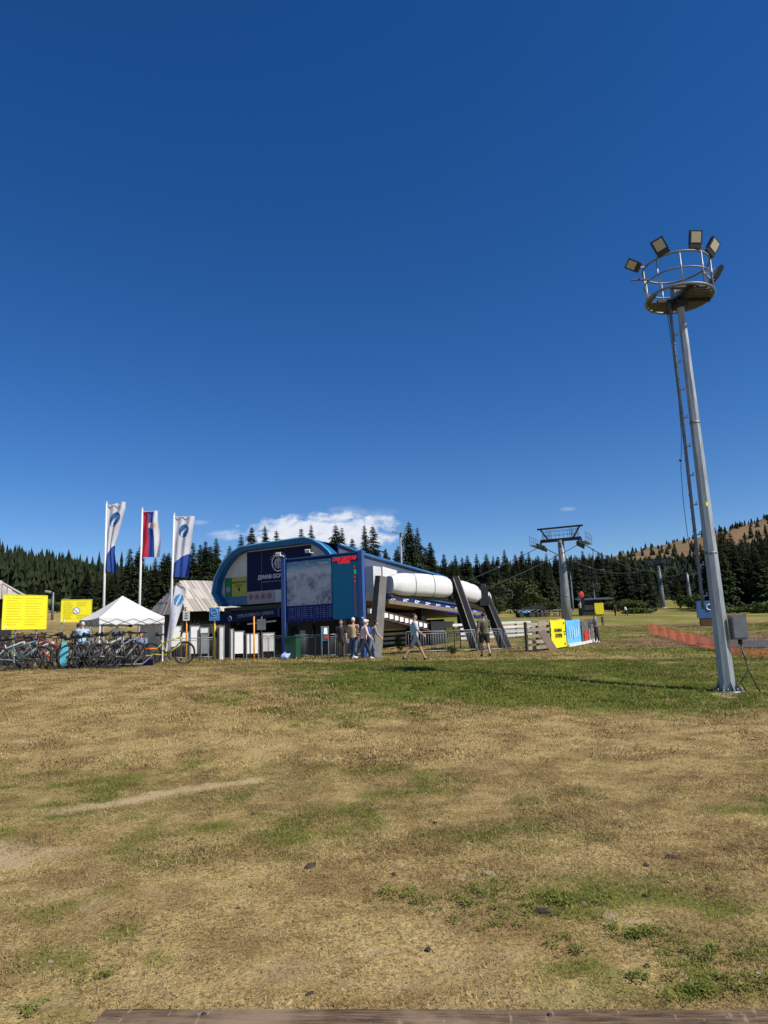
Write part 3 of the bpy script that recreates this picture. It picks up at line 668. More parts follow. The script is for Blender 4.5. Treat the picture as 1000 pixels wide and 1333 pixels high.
# far woods: low cost trees joined, nobody could count them
def far_wood():
    b = MB(); rs = random.Random(9); M2 = M_spruce
    def cone(x, y, h, w):
        z = H(x,y)-.5; n = 8; a0 = rs.uniform(0,6)
        for lv, (z0, r_) in enumerate(((.0,1.0),(.22,.85),(.42,.66),(.62,.46),(.8,.26))):
            ring = []
            for i in range(n):
                k = r_*(rs.uniform(.9,1.3) if i%2 else rs.uniform(.35,.6)); a = a0+lv+6.283*i/n; ring.append((x+math.cos(a)*w*k, y+math.sin(a)*w*k, z+h*(z0+.02-(.04 if i%2 else 0)+rs.uniform(-.03,.03))))
            tip = (x,y,z+h*min(1, z0+.36))
            b.faces(ring+[tip], [(i,(i+1)%n,n) for i in range(n)])
    for _ in range(7000):
        Y = 150+410*rs.random()**.8; u = rs.uniform(-.75, -.17+ (0 if Y < 300 else .12)); 
        cone(u*Y, Y, rs.uniform(6.5,10.5)*(1 if rs.random()<.9 else 1.25), rs.uniform(1.3,2.1))
    for _ in range(1400):
        Y = rs.uniform(175, 330); u = rs.uniform(-.15,.30); cone(u*Y, Y, rs.uniform(8,13), rs.uniform(1.7,2.7))
    for _ in range(6500):
        Y = rs.uniform(200, 1000); u = rs.uniform(.28,.75); x = u*Y
        lim = 250+ 260*float(fbm(x/90, Y/120, 3)) + 160*max(0,(u-.40)/.2)
        if Y > lim and (rs.random() > .10 or float(fbm(x/40,Y/40,2)) < .5): continue
        cone(x, Y, rs.uniform(8,13) if Y < 500 else rs.uniform(6,10), rs.uniform(1.9,3.4))
    o = b.build('hillside_forest', M2, kind='stuff'); tag(o, 'dense conifer forest covering the distant hillsides', 'forest')
far_wood()
def shrub(px, Y, r, h, label, trunk=False, grp=None, mt=None):
    p = G(px, Y); t = thing('leafy_tree' if trunk else 'bush', label, 'tree' if trunk else 'bush', p, 0, grp); b = MB(); rs = random.Random(int(px*7+Y))
    cl = [(rs.uniform(-.6,.6)*r, rs.uniform(-.5,.5)*r, rs.uniform(.25,.8)*h, rs.uniform(.35,.6)*r) for _ in range(9)]
    for cx, cy, cz, cr in cl:
        for _ in range(int(150)):
            d = Vector((rs.gauss(0,1), rs.gauss(0,1), rs.gauss(0,1))).normalized(); q = Vector((cx,cy,cz)) + Vector((d.x*cr, d.y*cr, d.z*cr*h/r*.5))*rs.uniform(.55,1.1)
            if q.z < .02: continue
            a = Vector((rs.gauss(0,1), rs.gauss(0,1), rs.gauss(0,1))).normalized()*r*.075; c_ = a.cross(d).normalized()*r*.05
            b.poly([q-a, q+c_, q+a, q-c_])
    b.build('crown' if trunk else 'foliage', mt or M_leaf, t)
    s_ = MB(); 
    for k in range(5): s_.tube([(0,0,-.1),(cl[k][0]*.5,cl[k][1]*.5,cl[k][2]*.5),(cl[k][0],cl[k][1],cl[k][2])], [.06*r*.5,.04*r*.5,.01], 5)
    s_.build('trunk' if trunk else 'stem', M_bark, t)
shrub(672, 100, 3.2, 5.0, 'pale green leafy tree in front of the dark forest right of the station', True)
for px, Y, r, h, lb in ((715,98,1.8,1.6,'low bush at the forest foot left of the near lift tower'),(700,102,2,2.4,'bush beside the pale leafy tree'),(650,96,1.8,2.6,'small bush left of the pale leafy tree'),
   (805,112,2.6,1.8,'bright bush right of the small kiosk'),(825,118,2.5,2,'low bush between the kiosk and the second lift tower'),(905,120,2,2.4,'green bush left of the light mast at the forest foot'),(885,125,2,2.5,'small bush by the third lift tower'),
   (945,92,2.5,1.1,'brownish low scrub right of the light mast'),(985,90,3,1.3,'low scrub at the right edge below the spruces'),(835,95,2.4,.9,'low scrub in front of the second lift tower'),(75,85,1.4,1.3,'bush on the slope between the two yellow boards')):
    shrub(px, Y, r, h, lb, False)
shrub(518, 37, .35, 1.0, 'scraggly weed growing behind the barrier left of the leaning pylons'); shrub(588, 33.5, .28, .45, 'green weed clump at the foot of the crowd barrier')
# ------------------------------------------------------------------ lift station
def station():
    base = .70; O = Vector((-9.197, 39.0, 0)); rz = math.radians(-31.13)
    t = thing('lift_station', 'blue and white chairlift station building raised on columns with a curved front roof', 'lift station', (O.x, O.y, 0), rz)
    def fc(pts, y, dy=0): return [(x, y+dy, z) for x, z in pts]
    arch = [(.42,3.60),(-.12,4.3),(.05,5.06),(.35,5.55),(.73,5.98),(1.25,6.38),(1.9,6.66),(6.2,6.74),(6.75,6.58),(7.3,6.27),(7.7,5.93),(8.05,5.5),(8.35,4.9),(8.45,4.3),(8.2,3.6)]
    inner = []
    cx, cz = 4.2, 4.9
    for x, z in arch:
        d = Vector((x-cx, z-cz)); d2 = d*(1-.27/max(d.length,.1)); inner.append((cx+d2.x, min(cz+d2.y, 6.46)))
    # curved hood round the front, 0.9 m deep
    b = MB()
    for (o0,i0),(o1,i1) in zip(zip(arch[:-1],inner[:-1]), zip(arch[1:],inner[1:])):
        v = [(o0[0],-.4,o0[1]),(o1[0],-.4,o1[1]),(i1[0],-.4,i1[1]),(i0[0],-.4,i0[1]),(o0[0],.25,o0[1]),(o1[0],.25,o1[1]),(i1[0],.25,i1[1]),(i0[0],.25,i0[1])]
        b.faces(v, [(0,1,2,3),(4,7,6,5),(0,4,5,1),(3,2,6,7)])
    b.faces([(arch[0][0],-.4,3.6),(inner[0][0],-.4,inner[0][1]),(inner[0][0],.25,inner[0][1]),(arch[0][0],.25,3.6)], [(0,1,2,3)])
    b.build('front_hood', mat('hood_blue',(.014,.115,.30),.4,0,.12,spec=.25), t)
    b = MB(); b.tube([(x,-.42,z+.02) for x, z in arch], .045, 6); b.build('hood_edge', mat('light_blue_edge', (.13,.40,.60), .3, 0, .05), t)
    # main roof shell, sloping down to the rear and curving to the nose
    def top(y): return float(np.interp(y, [0,2.6,7,11.4,14.2,16.5,18.0,18.35], [6.33,5.97,5.63,5.3,5.02,4.45,3.75,3.5]))
    def bot(y): return float(np.interp(y, [0,3.3,17.6,18.35], [3.66,3.60,2.66,2.9]))
    b = MB(); ys = [.25,1.3,2.6,4,5.5,7,8.5,10,11.4,12.8,14.2,15.4,16.5,17.3,18.0,18.35]
    def sect(y):
        h = top(y); k = (h-3.0)/3.33
        return [(.25,y,bot(y)),(-.08,y,3.0+1.2*k),(.4,y,3.0+2.3*k),(1.2,y,3.0+3.05*k),(1.9,y,3.0+3.33*k+.25*(1-y/18.4)),(6.2,y,3.0+3.33*k+.35*(1-y/18.4)),(7.0,y,h+.22*(1-y/18.4)),(7.72,y,h)]
    S = [sect(y) for y in ys]; n = len(S[0]); vs = [p for s_ in S for p in s_]
    b.faces(vs, [(i*n+j, (i+1)*n+j, (i+1)*n+j+1, i*n+j+1) for i in range(len(S)-1) for j in range(n-1)]); b.build('roof_shell', M_teal, t)
    # right side wall, upper cladding in panels
    X = 7.9
    def lowtop(y): return float(np.interp(y, [3.3,5,9.7,17.6,18.35], [4.12,4.0,3.72,3.28,3.2]))
    pe = [0.3,2.6,4.9,7.2,9.5,11.8,14.1,16.2,17.9]
    for y0, y1 in zip(pe[:-1], pe[1:]):
        w = MB(); ly0 = lowtop(max(y0,3.3))+.18; ly1 = lowtop(max(y1,3.3))+.18
        if y0 < 3: ly0 = 3.7; ly1 = 3.7
        w.prism([(y0+.012,ly0),(y1-.012,ly1),(y1-.012,max(ly1+.02, top(y1)-.06)),(y0+.012,top(y0)-.06)], 0, .09, lambda p,q,a: (X-.15+a, p, q)); w.build('wall_panel', M_slate, t)
    b = MB(); b.box((4.0,9.4,6.0-2.35+.4),(.1,.1,.1)); 
    # recessed dark liner behind the panels
    l = MB(); 
    for y0, y1 in zip(ys[:-1], ys[1:]): l.faces([(X-.22,y0,bot(y0)),(X-.22,y1,bot(y1)),(X-.22,y1,top(y1)-.08),(X-.22,y0,top(y0)-.08)], [(0,1,2,3)])
    l.build('wall_liner', M_navy, t)
    b = MB(); pts = [(X, y, top(y)) for y in ys] + [(X, 18.1, 2.9), (X, 17.65, 2.64)]; b.tube([(p[0],p[1],p[2]) for p in pts], .085, 6); b.build('roof_edge_rail', M_blue, t)
    b = MB(); b.tube([(X+.02, y, lowtop(y)+.07) for y in (3.4,5,7,9.7,12,14,16,17.6)], .07, 6); b.build('lower_edge_rail', M_blue, t)
    # strip banner with repeated white glyphs
    w = MB(); w.prism([(3.5,bot(3.5)+.02),(17.5,bot(17.5)+.02),(17.5,lowtop(17.5)-.02),(9.7,lowtop(9.7)-.02),(5,lowtop(5)-.02),(3.5,lowtop(3.5)-.02)], 0, .03, lambda p,q,a: (X-.05+a,p,q))
    sb = w.build('strip_banner', mat('banner_navy', (.010,.032,.17), .6, 0, .12, spec=.2), t)
    for k in range(9):
        y = 5.5+k*1.33 + (.15 if k > 6 else 0); z = (bot(y)+lowtop(y))/2; gsc = .9; g_ = MB(); f = lambda p,q,a: (X-.02+a+.006, y+p*gsc, z+(q-p*.09)*gsc)
        g_.prism([(-.42,-.13),(-.33,-.13),(-.2,.17),(-.29,.17)], 0, .006, f); g_.prism([(-.2,.10),(.30,.10),(.30,.16),(-.17,.16)], 0, .006, f); g_.prism([(-.27,-.02),(.12,-.02),(.12,.04),(-.25,.04)], 0, .006, f); g_.prism([(-.33,-.13),(.38,-.13),(.38,-.07),(-.3,-.07)], 0, .006, f)
        g_.build('glyph', M_wprint, sb)
    g_ = MB(); g_.prism([(3.55,3.62),(4.15,3.56),(4.15,3.98),(3.55,4.02)], 0, .01, lambda p,q,a: (X-.013+a,p,q)); g_.build('glyph', M_wprint, sb)
    # white pieces imitate the light gaps between the under-deck slats
    for k in range(13):
        y = 2.7+k*.56; z = 3.12-k*.072
        w = MB(); w.box((X-.25, y, z), (.04,.40,.27)); w.build('light_gap', mat('light_gap_white', (.80,.80,.80), .4, 0, .04), t)
    b = MB()
    for y0, zz in ((2.3,3.34),(2.3,2.94)): b.beam((X-.24,y0,zz),(X-.24,10.2,zz-1.02),.06,.05)
    for k in range(14): y = 2.42+k*.56; b.beam((X-.24,y,3.36-k*.072),(X-.24,y,2.95-k*.072),.05)
    b.build('slat_frame', mat('brown_frame', (.12,.07,.05), .6), t)
    # front wall and its panels
    fy = .0
    inn = [(max(x,.05) if x < 4 else x, z) for x, z in inner]
    w = MB(); w.prism([(.50,3.62)]+inn[1:-1]+[(8.1,3.62)], .0, .10, lambda p,q,a: (p, fy+.05+a, q)); w.build('front_wall', M_whited, t)
    def panel(x0,z0,x1,z1,m,nm,d=.02): q = MB(); q.box(((x0+x1)/2, fy+.045-d, (z0+z1)/2), (x1-x0,.02,z1-z0)); return q.build(nm, m, t)
    nv = panel(2.03,4.28,3.02,6.40,M_navy,'navy_panel'); nv2 = panel(3.06,4.28,6.32,6.40,M_navy,'navy_panel')
    for x0, x1 in ((3.95,4.75),(4.79,5.6),(5.64,6.3)): panel(x0,3.66,x1,4.24,M_whited,'white_panel')
    w = MB(); 
    gp = panel(.42,4.10,.92,5.12,M_green,'green_poster'); yp = panel(.95,4.10,1.97,5.12,M_olive,'yellow_poster'); bp = panel(.42,3.62,2.0,4.08,M_bluep,'pictogram_poster',.028)
    text('МОНИТОРИНГ', .15, M_ink, yp, (1.46,-.005,4.83), ext=.003); text('ЦЕНТАР', .13, M_ink, yp, (1.46,-.005,4.66), ext=.003)
    q = MB(); q.prism([(1.40,4.36),(1.52,4.36),(1.54,4.52),(1.46,4.6),(1.38,4.52)],0,.004,lambda p,r,a:(p,.008+a,r)); q.build('emblem', M_ink, yp)
    q = MB(); q.disc((.67,.010,4.5),.16,16,'Y'); q.build('emblem', M_gprint, gp)
    for k in range(5):
        q = MB(); cx_ = .60+k*.31; q.ring((cx_,.002,3.85), .115, .012, 18, 4, 'Y')
        q.beam((cx_-.05,.0,3.78),(cx_+.03,.0,3.92),.02); q.beam((cx_+.05,.0,3.80),(cx_-.04,.0,3.83),.02); q.build('pictogram', M_gprint, bp)
    pp = panel(2.03,3.64,3.93,4.24,mat('grey_rule_board',(.34,.34,.35),.6),'rules_board',.03)
    for k in range(4):
        q = MB(); cx_ = 2.32+k*.42; q.ring((cx_,.0,4.0), .14, .018, 20, 4, 'Y'); q.beam((cx_-.1,.0,4.1),(cx_+.1,.0,3.9),.02); q.build('prohibition_sign', M_red, pp)
        q = MB(); q.beam((cx_-.05,.004,3.93),(cx_+.03,.004,4.06),.03); q.beam((cx_+.02,.004,3.93),(cx_+.05,.004,4.0),.03); q.build('pictogram', M_ink, pp)
    # insurer lettering and round bridge logo
    text('ДУНАВ ОСИГУРАЊЕ', .27, M_wprint, nv2, (2.80,-.0,4.98), align='LEFT', ext=.003, bold=.006)
    text('КОМПАНИЈА ЗА ОСИГУРАЊЕ', .10, M_gprint, nv2, (3.05,-.0,4.72), align='LEFT', ext=.003)
    q = MB(); lx, lz = 4.22, 5.68; q.ring((lx,.012,lz), .44, .035, 32, 4, 'Y')
    for k in range(11): a = math.radians(20+k*14); q.box((lx+.55*math.cos(a),.012,lz+.55*math.sin(a)),(.045,.01,.045))
    for dx in (-.2,-.1,0,.1,.2): q.beam((lx+dx,.012,lz-.33+abs(dx)*.3),(lx+dx,.012,lz+.33-abs(dx)*.7),.03)
    q.tube([(lx-.36,.012,lz-.12),(lx-.2,.012,lz+.08),(lx,.012,lz+.15),(lx+.2,.012,lz+.08),(lx+.36,.012,lz-.12)],.02,4); q.build('logo', M_wprint, nv2)
    # soffit and dark underside housing
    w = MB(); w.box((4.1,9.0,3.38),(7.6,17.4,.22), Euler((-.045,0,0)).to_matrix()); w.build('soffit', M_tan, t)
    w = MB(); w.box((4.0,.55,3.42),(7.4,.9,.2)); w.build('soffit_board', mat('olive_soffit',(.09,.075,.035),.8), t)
    w = MB(); w.box((4.2,8.5,base+1.9),(4.4,7,.9)); w.build('bullwheel_housing', M_tan, t)
    w = MB(); w.tube([(4.2,8.5,2.4),(4.2,8.5,2.75)],[2.3,2.3],28); w.build('bullwheel', M_dark, t)
    for x, y in ((.57,.35),(7.2,1.2),(1.2,9),(7.3,9.5),(7.2,15.5),(2.0,15.5)):
        w = MB(); zz = 3.5 if y < 12 else 3.0; w.box((x,y,(base-.2+zz)/2),(.42,.5,zz-base+.2)); w.build('column', M_black if x < 1 else M_anth, t)
    w = MB(); w.box((3.3,5.5,base+1.05),(3.6,3.0,2.1)); w.build('operator_cabin', mat('dark_cabin',(.05,.05,.055),.6), t)
    for x in (2.1,3.1,4.1): w = MB(); w.box((x,3.97,base+1.35),(.75,.05,.8)); w.build('cabin_window', M_glass, t)
    w = MB(); w.box((6.6,11.5,base+.9),(2.4,3.2,1.8)); w.build('drive_cabinet', M_dark, t)
    w = MB(); w.box((4.0,14.2,base+1.0),(5.0,.2,2.0)); w.build('rear_screen', M_dark, t)
    # awning in front, with the white tube lights
    w = MB(); w.prism([(.3,2.62),(4.7,2.86),(4.7,3.28),(.3,3.16)], 0, .12, lambda p,q,a: (p,-.55-a,q)); aw = w.build('awning_fascia', M_navy, t)
    w = MB(); w.box((2.5,.1,2.93),(4.3,1.2,.06)); w.build('awning_roof', M_dark, t)
    text('СКИЈАЛИШТА СРБИЈЕ', .22, M_gprint, aw, (3.2,-.675,3.02), rot=(math.pi/2,-.04,0), ext=.003)
    q = MB(); q.ring((1.45,-.68,2.9),.12,.02,16,4,'Y'); q.beam((1.38,-.68,2.85),(1.52,-.68,2.98),.03); q.build('logo', M_gprint, aw)
    for k in range(3): w = MB(); w.tube([(2.35+k*.65,-.3,2.58+k*.03),(2.95+k*.65,-.3,2.61+k*.03)],.05,6); w.build('tube_light', M_wprint, t)
    # white fairing box on the right side
    w = MB(); w.prism([(3.4,4.12),(4.9,4.02),(4.9,5.22),(3.4,5.34)],0,.55,lambda p,q,a:(X+.02+a,p,q)); w.build('side_fairing', M_white, t)
    w = MB(); w.prism([(2.55,3.55),(3.35,3.55),(3.35,5.32),(2.55,5.32)],0,.5,lambda p,q,a:(X+.02+a,p,q)); w.build('side_fairing', M_whited, t)
    # floodlights above the map board
    for x, z in ((5.0,5.95),(6.85,5.95)):
        w = MB(); w.box((x,-.95,z),(.24,.13,.16), Euler((.3,0,.3)).to_matrix()); w.beam((x,-.4,z-.05),(x,-.95,z-.05),.03); w.build('spotlight', M_white, t)
    return t
station()
# ------------------------------------------------------------------ piste map board
def map_board():
    A = Vector((-4.83,34.0,0)); rz = math.atan2(-2.09,3.70)
    t = thing('piste_map_board', 'large blue framed piste map board with red lit display on two blue posts', 'information board', (A.x,A.y,0), rz)
    for x, nm in ((-.08,'post'),(4.27,'post')):
        b = MB(); b.box((x,0,3.05),(.20,.22,5.0)); b.box((x,0,.62),(.5,.5,.06)); b.build(nm, mat('board_post_blue',(.03,.085,.30),.35,0,.08), t)
    b = MB(); b.box((2.1,.12,3.98),(4.25,.22,2.98)); b.build('panel_body', mat('board_navy',(.007,.02,.11),.6,spec=.15), t)
    # map print
    m = bpy.data.materials.new('piste_map_print'); m.use_nodes = True; g = NT(m.node_tree); p = g.n['Principled BSDF']; tc = g.n.new('ShaderNodeTexCoord'); sp = g.n.new('ShaderNodeSeparateXYZ'); g.l.new(tc.outputs['Object'], sp.inputs[0])
    z = sp.outputs[2]; x = sp.outputs[0]
    rid = g.noise(g.scale(tc.outputs['Object'], (1,1,.7)), 1.0, 9, .72, 1.0); rr_ = g.noise(g.scale(tc.outputs['Object'], (1.2,1,1.0)), 2.2, 9, .78, 1.2)
    mtn = g.mix(g.ramp(rr_, .38, .60), (.36,.42,.50,1), (.07,.10,.15,1)); mtn = g.mix(g.ramp(rid, .45, .62, 0, .8), mtn, (.42,.47,.54,1))
    skyc = g.mix(g.ramp(z, 4.75, 5.3), (.42,.47,.54,1), (.06,.20,.34,1)); skyc = g.mix(g.ramp(g.noise(g.scale(tc.outputs['Object'],(1,1,4)), 2, 4), .5, .7), skyc, (.48,.52,.58,1))
    ridge = g.math('ADD', 4.45, g.math('MULTIPLY', g.math('SUBTRACT', g.noise(g.scale(tc.outputs['Object'], (1,0,0)), 1.6, 5, .6), .4), 1.3))
    c = g.mix(g.ramp(g.math('SUBTRACT', z, ridge), -.05, .15), mtn, skyc)
    g.l.new(c, p.inputs['Base Color']); p.inputs['Roughness'].default_value = .45
    b = MB(); b.box((1.37,-.005,4.3),(2.56,.03,2.08)); mp = b.build('map_print', m, t)
    b = MB(); b.box((1.37,-.005,2.87),(2.56,.03,.70)); lg = b.build('legend_print', mat('legend_navy',(.010,.022,.15),.6,0,.15,spec=.15), t)
    b = MB()
    rs = random.Random(2)
    for k in range(7):
        x = .28+k*.36
        b.box((x-.06,-.023,2.9),(.012,.004,.62))
        for j in range(6): b.box((x+.12,-.023,3.14-j*.09),(rs.uniform(.1,.24),.004,.022))
    b.build('legend_rows', mat('legend_print_light',(.16,.24,.42),.6), lg, kind='stuff')
    b = MB(); b.box((3.42,-.005,3.98),(1.44,.03,2.85)); dp = b.build('display_panel', M_teal, t)
    b = MB()
    for k in range(26): b.box((3.36,-.0215,5.0-k*.098),(1.1,.003,.05))
    b.build('display_rows', mat('display_print',(.016,.20,.36),.6,spec=.15), dp, kind='stuff')
    b = MB(); b.box((3.42,-.03,5.20),(1.28,.04,.20)); b.build('display_screen', M_black, dp)
    text('СКИ ЦЕНТАР', .20, M_led, dp, (3.42,-.055,5.235), ext=.003, bold=.010); text('ТОРНИК', .16, M_led, dp, (3.38,-.055,5.08), ext=.003, bold=.008)
    rs = random.Random(5)
    for k in range(24):
        q = MB(); q.box((3.93,-.03,4.85-k*.095),(.055,.02,.06)); q.build('status_light', M_ledg if k in (2,3) else (M_led if k in (0,5,7) else M_ledd), dp)
    for k in (2,3): q = MB(); q.box((3.99,-.03,4.85-k*.095),(.05,.02,.05)); q.build('status_light', M_ledg, dp)
    b = MB(); b.box((2.1,.12,5.50),(4.5,.30,.05)); b.build('top_cap', M_blue, t)
map_board()
# ------------------------------------------------------------------ canopy with leaning pylons
def pylon(px0, py0, Y0, px1, py1, Y1, w, d, label):
    T = at(px0,py0,Y0); Bp = at(px1,py1,Y1); Bp.z = H(Bp.x,Bp.y)-.15
    t = thing('leaning_pylon', label, 'pylon', Bp, 0, 'leaning pylons carrying the white covers')
    b = MB(); a = T; c = Bp; ax = (a-c).normalized(); s_ = Vector((.8,-.6,0)); s_ = (s_-ax*s_.dot(ax)).normalized(); n = ax.cross(s_)
    vs = []
    for e, k in ((c,1.12),(a,.92)):
        for i, j in ((-1,-1),(1,-1),(1,1),(-1,1)): vs.append(e + s_*i*w/2*k + n*j*d/2*k)
    b.faces(vs, [(0,1,2,3),(7,6,5,4),(0,4,5,1),(1,5,6,2),(2,6,7,3),(3,7,4,0)]); b.wbuild('shaft', M_pylon if Y0 < 34 else M_anth, t)
    e = MB(); e.beam(vs[1], vs[5], .04); e.beam(vs[2], vs[6], .04); e.beam(vs[0], vs[4], .03); e.wbuild('lit_edge', mat('pylon_lit_edge',(.26,.25,.23),.6), t)  # pale strips paint the thin lit edge of the shaft
    f = MB(); f.box(Bp+Vector((0,0,.12)), (.9,.9,.12)); f.wbuild('footing', M_concrete, t)
    return T
T1 = pylon(496,750,33, 487,858,33, .34,.5, 'grey upright pylon at the left end of the white covers')
T2 = pylon(590,752,36, 624,851,36.4, .36,.55, 'dark leaning pylon in the middle of the white covers')
T3 = pylon(625,762,39.5, 660,850,39, .36,.55, 'dark leaning pylon at the far right end of the white covers')
def covers():
    A = at(500,762,33.4); D = at(640,783,41.5)
    t = thing('conveyor_cover', 'row of three rounded white covers carried by dark leaning pylons', 'cover', (A.x,A.y,A.z)); 
    path = [at(506,761,33.6), at(545,762,34.7), at(578,765,35.9), at(597,769,37.2), at(620,775,38.8), at(633,780,40.2)]
    def along(s):
        s *= len(path)-1; i = min(int(s), len(path)-2); return path[i].lerp(path[i+1], s-i)
    def capsule(s0, s1, hh, ww):
        b = MB(); N = 26; vs = []; n = 16
        for i in range(N+1):
            q = i/N; p = along(s0+(s1-s0)*q); e = min(1, (q*(1-q)*4)**.5*1.0+.0) ; e = (1-abs(2*q-1)**5)**.5 if 0 < q < 1 else .55
            d = (along(min(1,s0+(s1-s0)*q+.01))-along(s0+(s1-s0)*q-.01)).normalized(); sd_ = d.cross(Vector((0,0,1))).normalized()
            for j in range(n):
                a = 2*math.pi*j/n; ca, sa = math.cos(a), math.sin(a); px_ = abs(ca)**.7*(1 if ca>0 else -1); pz = abs(sa)**.7*(1 if sa>0 else -1)
                lb_ = .93+.07*min(1,abs(math.sin((s0+(s1-s0)*q)*math.pi/.14))**.5*1.1); vs.append(p + sd_*px_*ww/2*(.6+.4*e)*lb_ + Vector((0,0,1))*pz*hh/2*(.45+.55*e)*lb_)
        b.faces(vs, [(i*n+j, i*n+(j+1)%n, (i+1)*n+(j+1)%n, (i+1)*n+j) for i in range(N) for j in range(n)], True)
        b.faces([], []); b.poly([vs[j] for j in reversed(range(n))]); b.poly([vs[N*n+j] for j in range(n)]); return b
    cv = capsule(.0,.44,1.16,1.05).wbuild('cover', M_white, t); capsule(.49,.78,1.06,1.0).wbuild('cover', M_white, t); capsule(.85,1.0,.85,.8).wbuild('cover', M_white, t)
    for q_ in (.14,.27):
        s_ = MB(); d_ = (along(q_+.02)-along(q_-.02)).normalized(); sd_ = d_.cross(Vector((0,0,1))).normalized(); c_ = along(q_)
        s_.tube([c_+sd_*(abs(math.cos(a_))**.7*math.copysign(.53,math.cos(a_)))+Vector((0,0,abs(math.sin(a_))**.7*math.copysign(.585,math.sin(a_)))) for a_ in [2*math.pi*k_/20 for k_ in range(21)]], .012, 4, cap=False); s_.wbuild('seam', M_galvd, cv)
    b = MB(); pts = [along(s)+Vector((0,0,-.60)) for s in (-.0,.2,.4,.6,.8,1)]
    for a, c in zip(pts[:-1], pts[1:]): b.beam(a, c, .5, .09)
    b.wbuild('support_beam', M_dark, t)
    for s in (.46,.815):
        b = MB(); p = along(s); b.box(p+Vector((.05,0,-.05)), (.75,.85,1.02), Euler((0,0,.75)).to_matrix()); b.beam(p+Vector((0,0,.4)), p+Vector((.3,-.3,.5)), .25); b.wbuild('bracket', M_anth, t)
covers()
# ------------------------------------------------------------------ huts
def hut(label, B, ang, L, Wd, ez, rzv, ov=.45, ins=.9, panels=None):
    z0 = H(B[0], B[1]); t = thing('timber_hut', label, 'hut', (B[0],B[1],z0), ang)
    ez -= z0; rzv -= z0
    b = MB(); b.box((L/2, Wd/2, ez/2-.15),(L-2*ov, Wd-2*ov, ez+.2)); b.build('wall', M_darkwood, t)
    me = MB(); me.box((0,0,0),(1,1,1)); bm_ = me.mesh('roof_board', M_roofwood); cnt = 0
    def face(P0,P1,Q0,Q1,cw):
        # eave P0-P1, ridge Q0-Q1; three overlapping courses of boards
        P0,P1,Q0,Q1 = map(Vector,(P0,P1,Q0,Q1)); ue = (P1-P0).normalized(); nrm = ue.cross((Q0+Q1)/2-(P0+P1)/2).normalized()
        if nrm.z < 0: nrm = -nrm
        sl = nrm.cross(ue).normalized(); 
        if sl.z < 0: sl = -sl
        Le = (P1-P0).length; Hs = (Q0-P0).dot(sl); q0 = (Q0-P0).dot(ue); q1 = (Q1-P0).dot(ue); n = int(Le/cw)
        for c in range(3):
            for i in range(n):
                u = (i+.5)*Le/n; s0 = c*Hs/3-.06*(c == 0)*3; s1 = (c+1)*Hs/3+.12
                # clip by hips
                lim = Hs
                if u < q0: lim = Hs*u/q0 if q0 > 0 else Hs
                if u > q1: lim = min(lim, Hs*(Le-u)/(Le-q1)) if Le > q1 else lim
                s1c = min(s1, lim); 
                if s1c - s0 < .12: continue
                s0j = s0+rng.uniform(-.05,.05); mid = P0 + ue*u + sl*(s0j+s1c)/2 + nrm*(.03+.035*(c) + rng.uniform(0,.02))
                R = Matrix((ue, sl, nrm)).transposed() @ Euler((.035,0,rng.uniform(-.02,.02))).to_matrix()
                o = child(bm_, 'roof_board', t, mid, R.to_euler(), (Le/n*rng.uniform(.86,.98), s1c-s0j, .028))
    e = (0,0,ez); ridge0 = (ins, Wd/2, rzv); ridge1 = (L-ins, Wd/2, rzv)
    face((0,0,ez),(L,0,ez),ridge0,ridge1,.24); face((0,Wd,ez),(0,0,ez),ridge0,ridge0,.24); face((L,0,ez),(L,Wd,ez),ridge1,ridge1,.24)
    b = MB(); b.poly([(0,0,ez-.03),(L,0,ez-.03),(L,Wd,ez-.03),(0,Wd,ez-.03)]); b.poly([(0,0,ez),(L,0,ez),ridge1,ridge0]); b.poly([(0,Wd,ez),(0,0,ez),ridge0]); b.poly([(L,0,ez),(L,Wd,ez),ridge1]); b.poly([(L,Wd,ez),(0,Wd,ez),ridge0,ridge1]); b.build('roof_deck', M_darkwood, t)
    b = MB(); b.beam(ridge0, ridge1, .2,.1); b.beam((0,0,ez+.10), Vector(ridge0)+Vector((0,0,.05)), .16,.1); b.beam((L,0,ez+.10), Vector(ridge1)+Vector((0,0,.05)), .16,.1); b.build('ridge_cap', M_roofwood, t)
    return t, ez
h1, ez1 = hut('dark timber hut under a large hipped roof of grey wooden boards beside the station', (-11.3,40.0), math.atan2(.67,.74), 9.5, 5.0, 3.55, 5.32)
b = MB(); b.box((.48,1.3,1.75),(.06,.55,.7)); b.build('window', M_red, h1); b = MB(); b.box((.46,1.3,1.75),(.05,.40,.52)); b.build('pane', M_glass, h1)
for x, w_, h_, mm in ((1.3,.9,2.0,M_glass),(3.3,1.4,1.1,M_glass),(5.4,1.4,1.1,M_glass)):
    b = MB(); b.box((x,.43,h_/2 if h_ > 1.5 else 1.5),(w_,.05,h_)); b.build('door' if h_ > 1.5 else 'window', mm, h1)
p = G(27, 34); th_ = math.radians(28)
h2, ez2 = hut('timber hut with grey board roof cut by the left edge of the frame', (p.x-7.5*math.cos(th_), p.y-7.5*math.sin(th_)), th_, 7.5, 5.0, 4.1, 5.15, ins=1.3)
def slats():
    p = G(36,33.4); t = thing('slatted_stall', 'low stall of brown horizontal slats below the left yellow board', 'stall', p, math.radians(8))
    me = MB(); me.box((0,0,0),(1.15,.03,.12)); s_ = me.mesh('slat', M_brownwood)
    for k in range(9): child(s_, 'slat', t, (0,0,.12+k*.155), (0,0,0))
    b = MB(); b.box((-.55,.04,.75),(.07,.06,1.5)); b.box((.55,.04,.75),(.07,.06,1.5)); b.box((0,.35,.7),(1.1,.5,1.4)); b.build('frame', M_darkwood, t)
slats()
